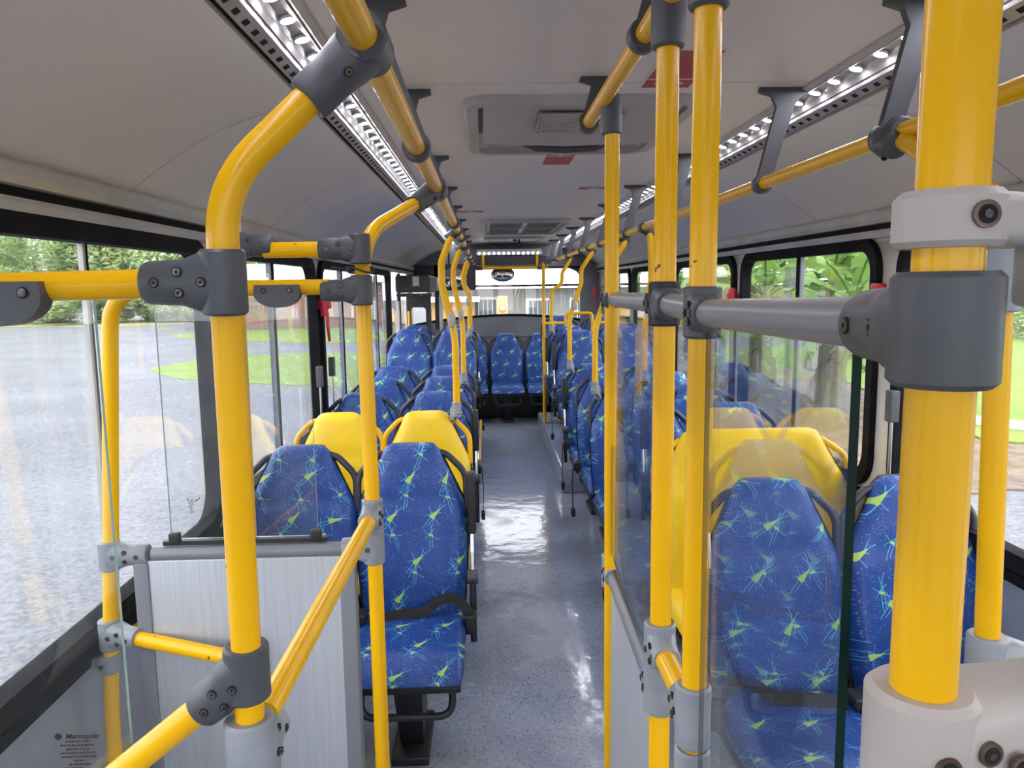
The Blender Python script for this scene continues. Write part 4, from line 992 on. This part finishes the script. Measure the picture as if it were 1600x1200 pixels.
def leafmat(name, a, b, tr=.35):
    M = bpy.data.materials.new(name); M.use_nodes = True; nt = M.node_tree; bs = nt.nodes['Principled BSDF']; bs.inputs['Roughness'].default_value = .45
    out = nt.nodes['Material Output']; gi = nt.nodes.new('ShaderNodeNewGeometry'); tc_ = nt.nodes.new('ShaderNodeTexCoord')
    n_ = node(nt, 'ShaderNodeTexNoise', Scale=1.7, Detail=3.0); nt.links.new(tc_.outputs['Object'], n_.inputs['Vector'])
    S.nt = nt; f = S(n_.outputs[0]) * .6 + S(gi.outputs['Random Per Island']) * .5
    c_ = mixc(nt, f, a, b); nt.links.new(c_, bs.inputs['Base Color'])
    t_ = nt.nodes.new('ShaderNodeBsdfTranslucent'); nt.links.new(c_, t_.inputs[0]); mx = nt.nodes.new('ShaderNodeMixShader'); mx.inputs[0].default_value = tr
    nt.links.new(bs.outputs[0], mx.inputs[1]); nt.links.new(t_.outputs[0], mx.inputs[2]); nt.links.new(mx.outputs[0], out.inputs[0]); return M
BAN = leafmat('banana_leaf', (.09, .21, .03), (.21, .34, .08)); BAMB = leafmat('hedge_leaf', (.26, .38, .15), (.58, .68, .42)); DRY = leafmat('dry_leaf', (.14, .10, .06), (.27, .21, .14), .2)
PST = noisy('banana_stem', (.12, .15, .055), (.22, .17, .11), 7, .7, stretch=(3, 3, .7), bump=.4, bscale=20)
BARK = noisy('bark', (.14, .10, .07), (.22, .18, .13), 6, .9)
def banana_leaf(L, W, tilt, droop, az, seed, M=None):
    rnd = random.Random(seed); mb = MB(); N = 26; dirh = Vector((math.cos(az), math.sin(az), 0)); p = Vector((0, 0, 0)); ang = tilt; pts = []; angs = []
    for k in range(N + 1):
        pts.append(p.copy()); angs.append(ang); p = p + (dirh * math.cos(ang) + Vector((0, 0, 1)) * math.sin(ang)) * (L / N); ang -= droop / N * (0.4 + 1.4 * k / N)
    sd = Vector((-dirh.y, dirh.x, 0))
    mb.tube(pts, .02, M or BAN, 6, [.022 * (1 - .85 * k / N) + .002 for k in range(N + 1)])
    for s_ in (-1, 1):
        k = 4
        while k < N:
            seg = rnd.randint(1, 3); e = min(k + seg, N); hang = rnd.uniform(.15, .75)
            rows = []
            for j in range(k, e + 1):
                t = j / N; wv = W * math.sin(PI * min(1, (t - .12) / .88)) ** .55 if t > .14 else 0.03; wv *= rnd.uniform(.9, 1.05)
                gap = .012 if j in (k, e) else 0; fw = (pts[min(j + 1, N)] - pts[max(j - 1, 0)]).normalized()
                sh = fw * (gap if j == k else -gap); row = []
                for q in range(4):
                    u = q / 3; row.append(pts[j] + sh * u + sd * s_ * wv * u * math.cos(hang * u) - Vector((0, 0, 1)) * wv * u * math.sin(hang * u) * 1.0 + fw * wv * .35 * u)
                rows.append(row)
            mb.loft(rows, M or BAN, cap=False, closed=False); k = e
    return mb
def banana(loc, H, n, seed, label, lean=0.0, dry=4, top=.95):
    rnd = random.Random(seed); root = empty('banana_plant', loc); tag(root, label, 'banana plant', 'banana plants beside the lot')
    tp = Vector((lean, 0, H))
    mb = MB(); mb.tube([Vector((0, 0, -.02)), Vector((lean * .3, .02, H * .4)), Vector((lean * .7, 0, H * .8)), tp], .13, PST, 14, [.17, .14, .12, .08]); mb.build('stem', root)
    for k in range(n):
        az = 2 * PI * k / n + rnd.uniform(-.4, .4); o = banana_leaf(rnd.uniform(1.5, 2.3), rnd.uniform(.24, .36), rnd.uniform(.55, 1.25), rnd.uniform(1.0, 2.1), az, seed * 31 + k).build('leaf', root, fixn=False, sharp=80)
        o.location = tp - Vector((0, 0, rnd.uniform(0, .15)))
    for k in range(5):      # older leaves hanging lower round the stem
        az = 2 * PI * k / 5 + rnd.uniform(-.5, .5); hz = H * rnd.uniform(.62, .88); o = banana_leaf(rnd.uniform(1.1, 1.7), rnd.uniform(.2, .3), rnd.uniform(.1, .6), rnd.uniform(1.5, 2.2), az, seed * 53 + k).build('leaf', root, fixn=False, sharp=80)
        o.location = Vector((lean * hz / H, 0, hz))
    for k in range(dry):
        az = rnd.uniform(0, 2 * PI); o = banana_leaf(rnd.uniform(.9, 1.5), .14, -.5, 1.3, az, seed * 77 + k, DRY).build('dry_leaf', root, fixn=False, sharp=80)
        o.location = Vector((lean * .7 + .08 * math.cos(az), .08 * math.sin(az), H * rnd.uniform(.6, .9)))
ban = [((5.6, 12.6), 2.2, 'banana plant with a leaning yellowish stem, nearest the kerb', .35), ((4.9, 13.6), 2.3, 'banana plant with shaggy dry leaves against the window divider', -.1), ((6.4, 14.6), 2.6, 'tall banana plant behind the leaning one', .1),
       ((4.6, 16.2), 2.5, 'banana plant seen between the centre poles', .0), ((3.9, 18.5), 2.4, 'banana plant farther down the bed toward the rear', .1), ((6.0, 17.6), 2.7, 'banana plant deep in the bed with upright leaves', 0), ((4.3, 20.0), 2.4, 'farthest banana plant, near the rear right corner window', 0), ((7.6, 16.4), 2.5, 'banana plant at the lawn side of the bed', -.2)]
for i, ((x, y), H, lb, ln) in enumerate(ban): banana((x, y, GZ), H, 9 if i < 4 else 8, 11 + i, lb, ln)

def foliage_mesh(n, sx_, sy_, sz_, size, seed, M, up=.3, core=True):
    rnd = random.Random(seed); mb = MB(); vs = []; fs = []
    cl = [(rnd.uniform(-1, 1), rnd.uniform(-1, 1), rnd.uniform(-1, 1), rnd.uniform(.25, .5)) for _ in range(26)]
    for k in range(n):
        c = rnd.choice(cl); d = Vector((rnd.gauss(0, 1), rnd.gauss(0, 1), rnd.gauss(0, 1))).normalized() * c[3] * rnd.uniform(.55, 1.05)
        p = Vector(((c[0] * .75 + d.x) * sx_, (c[1] * .75 + d.y) * sy_, sz_ * (1 + (c[2] * .78 + d.z)) * .93))
        a = Vector((rnd.gauss(0, 1), rnd.gauss(0, 1), rnd.gauss(-.3, .8))).normalized(); b = a.orthogonal().normalized(); s_ = size * rnd.uniform(.6, 1.3)
        o = len(vs); vs += [p - a * s_, p + b * s_ * .3, p + a * s_, p - b * s_ * .3]; fs.append((o, o + 1, o + 2, o + 3))
    mb.add(vs, fs, M); return mb
fm = [foliage_mesh(11000, 3.6, 3.0, 4.2, .27, s_, BAMB).build('foliage', None, smooth=False, fixn=False) for s_ in (3, 4, 5)]
fd = [o.data for o in fm]
for o in fm: bpy.data.objects.remove(o)
stem = MB().tube([(0, 0, -.1), (.1, 0, 2.4), (.2, .1, 5)], .16, BARK, 8, [.2, .15, .06]).build('trunk'); sd_ = stem.data; bpy.data.objects.remove(stem)
places = [(-92, 80), (-84, 79), (-76, 77), (-69, 75.5), (-62, 74), (-56, 72), (-50, 70), (-44, 68), (-38.5, 66.5), (-33, 65.5), (-28, 66), (-23.5, 69), (-20, 75), (-17, 84), (16, 46), (20, 38), (24, 30), (28, 24), (34, 19), (12, 52), (13, 26), (10, 34)]
tl = ['beyond the far side of the lot', 'along the lot edge', 'behind the banana bed', 'beyond the right lawn']
for i, (x, y) in enumerate(places):
    root = empty('hedge_tree', (x, y, GZ), random.uniform(0, 6)); sc_ = random.uniform(1.0, 1.3) * (1.0 if x < 0 else .7); root.scale = (sc_, sc_, sc_)
    tag(root, 'leafy green tree in the dense tree line %s' % ('across the asphalt lot, left windows' if x < 0 else 'behind the banana plants and lawn, right windows'), 'tree', 'tree line across the lot' if x < 0 else 'tree line behind the lawn')
    for nm, me in (('foliage', fd[i % 3]), ('trunk', sd_)):
        o = bpy.data.objects.new(nm, me); C.objects.link(o); o.parent = root

for i, (x, y, k) in enumerate([(-80, 72, 0), (-71, 71, 1), (-62, 69, 2), (-53, 67, 0), (-45, 64.5, 1), (-38, 62.5, 2), (-31.5, 61.5, 0), (-26, 62.5, 1), (-21.5, 67, 2), (-18.5, 74, 0)]):
    root = empty('hedge_bush', (x, y, GZ), i * 1.3); root.scale = (1.15, .75, .42); tag(root, 'lower pale green bush at the foot of the tree line across the lot', 'bush', 'bushes at the foot of the tree line')
    o = bpy.data.objects.new('foliage', fd[k]); C.objects.link(o); o.parent = root
patch('straw_verge', [(-88, 66), (-60, 63), (-44, 59), (-30, 56.5), (-24, 58), (-19, 66), (-24, 64), (-40, 64), (-60, 70), (-88, 74)], .02, noisy('straw_verge', (.30, .26, .13), (.22, .24, .09), .8, .9, detail=8), '', '')

# house behind the bus
hx, hy = .6, 21.5
root = empty('house', (hx, hy, GZ)); tag(root, 'single storey house with grilled windows and white roof behind the bus', 'building')
HW = noisy('plaster_wall', (.30, .31, .32), (.36, .355, .345), 2, .85); HY = noisy('ochre_wall', (.50, .31, .11), (.43, .28, .10), 2, .8); HS = noisy('stone_base', (.24, .22, .22), (.36, .33, .31), 9, .9, detail=8)
mb = MB(); mb.box((-2.5, 0, 0), (9, 5, 2.45), HW); mb.build('wall', root)
mb = MB(); mb.box((-2.5, -.06, 0), (9, 0, .95), HS); mb.build('stone_base', root)
mb = MB(); mb.box((1.0, -.09, 1.28), (9, -.0, 1.46), HY); mb.build('ochre_band', root)
mb = MB(); mb.prism([(-2.8, 2.45), (9.3, 2.45), (9.3, 2.56), (-2.8, 2.56)], 'y', -.7, 5.3, WHITE); mb.add([(-2.8, -.7, 2.56), (9.3, -.7, 2.56), (9.3, 5.3, 3.1), (-2.8, 5.3, 3.1), (-2.8, -.7, 2.5), (9.3, -.7, 2.5), (9.3, 5.3, 2.56), (-2.8, 5.3, 2.56)], [(0, 1, 2, 3), (4, 5, 6, 7), (0, 1, 5, 4), (1, 2, 6, 5), (2, 3, 7, 6), (3, 0, 4, 7)], WHITE); mb.build('roof', root)
HG = mat('house_glass', (.12, .16, .19), .1)
for (a, b, z0, z1) in ((-2.1, -.55, .95, 2.15), (.35, .95, .95, 2.1), (1.6, 2.6, 1.46, 2.1), (3.3, 4.4, 1.2, 2.1)):
    mb = MB(); mb.box((a - .07, -.08, z0 - .07), (b + .07, .0, z1 + .07), WHITE); mb.box((a, -.085, z0), (b, -.02, z1), HG); wdo = mb.build('window', root)
    mb = MB(); k = a
    while k < b: mb.box((k, -.14, z0), (k + .022, -.12, z1), WHITE); k += .13
    mb.box((a, -.145, (z0 + z1) / 2), (b, -.118, (z0 + z1) / 2 + .03), WHITE); mb.build('window_grille', root)
root = empty('yellow_sign_pillar', (.20, 20.2, GZ)); tag(root, 'yellow sign board with a brown oval emblem outside the rear window', 'sign')
mb = MB(); mb.box((-.135, 0, 0), (.135, .2, 2.26), noisy('sign_yellow', (.8, .55, .12), (.75, .5, .1), 3, .6), b=.01); mb.build('board', root)
mb = MB(); R_ = [( .11 * math.cos(a), .11 * math.sin(a) + 1.92) for a in [2 * PI * k / 24 for k in range(24)]]; mb.prism(R_, 'y', -.012, .0, noisy('emblem_brown', (.42, .14, .04), (.5, .2, .06), 5, .6)); mb.prism([(x * .6, (z - 1.92) * .5 + 1.94) for x, z in R_], 'y', -.016, -.01, WHITE); mb.build('emblem', root)
root = empty('ochre_shed', (-4.9, 19.0, GZ)); tag(root, 'ochre walled shed outside the left part of the rear window', 'building')
mb = MB(); mb.box((3.2, 0, 0), (4.35, 2.3, 2.15), HY); mb.build('wall', root); mb = MB(); mb.box((3.18, -.05, 1.36), (4.37, 0, 1.44), mat('dark_band', (.05, .05, .05), .6)); mb.build('dark_band', root)
mb = MB(); mb.box((3.1, -.3, 2.15), (4.5, 2.4, 2.25), WHITE); mb.build('roof', root)
root = empty('white_roofed_hall', (-14.5, 50, GZ)); tag(root, 'long low hall with a white roof across the lot, seen under the top rail', 'building')
mb = MB(); mb.box((-4.5, 0, 0), (6.5, 8, 2.9), noisy('reddish_wall', (.3, .17, .13), (.25, .2, .16), 1, .9)); mb.build('wall', root)
mb = MB(); mb.prism([(-5, 2.9), (7, 2.9), (6.2, 4.0), (-3.4, 4.2)], 'y', -.6, 8.6, WHITE); mb.build('roof', root)
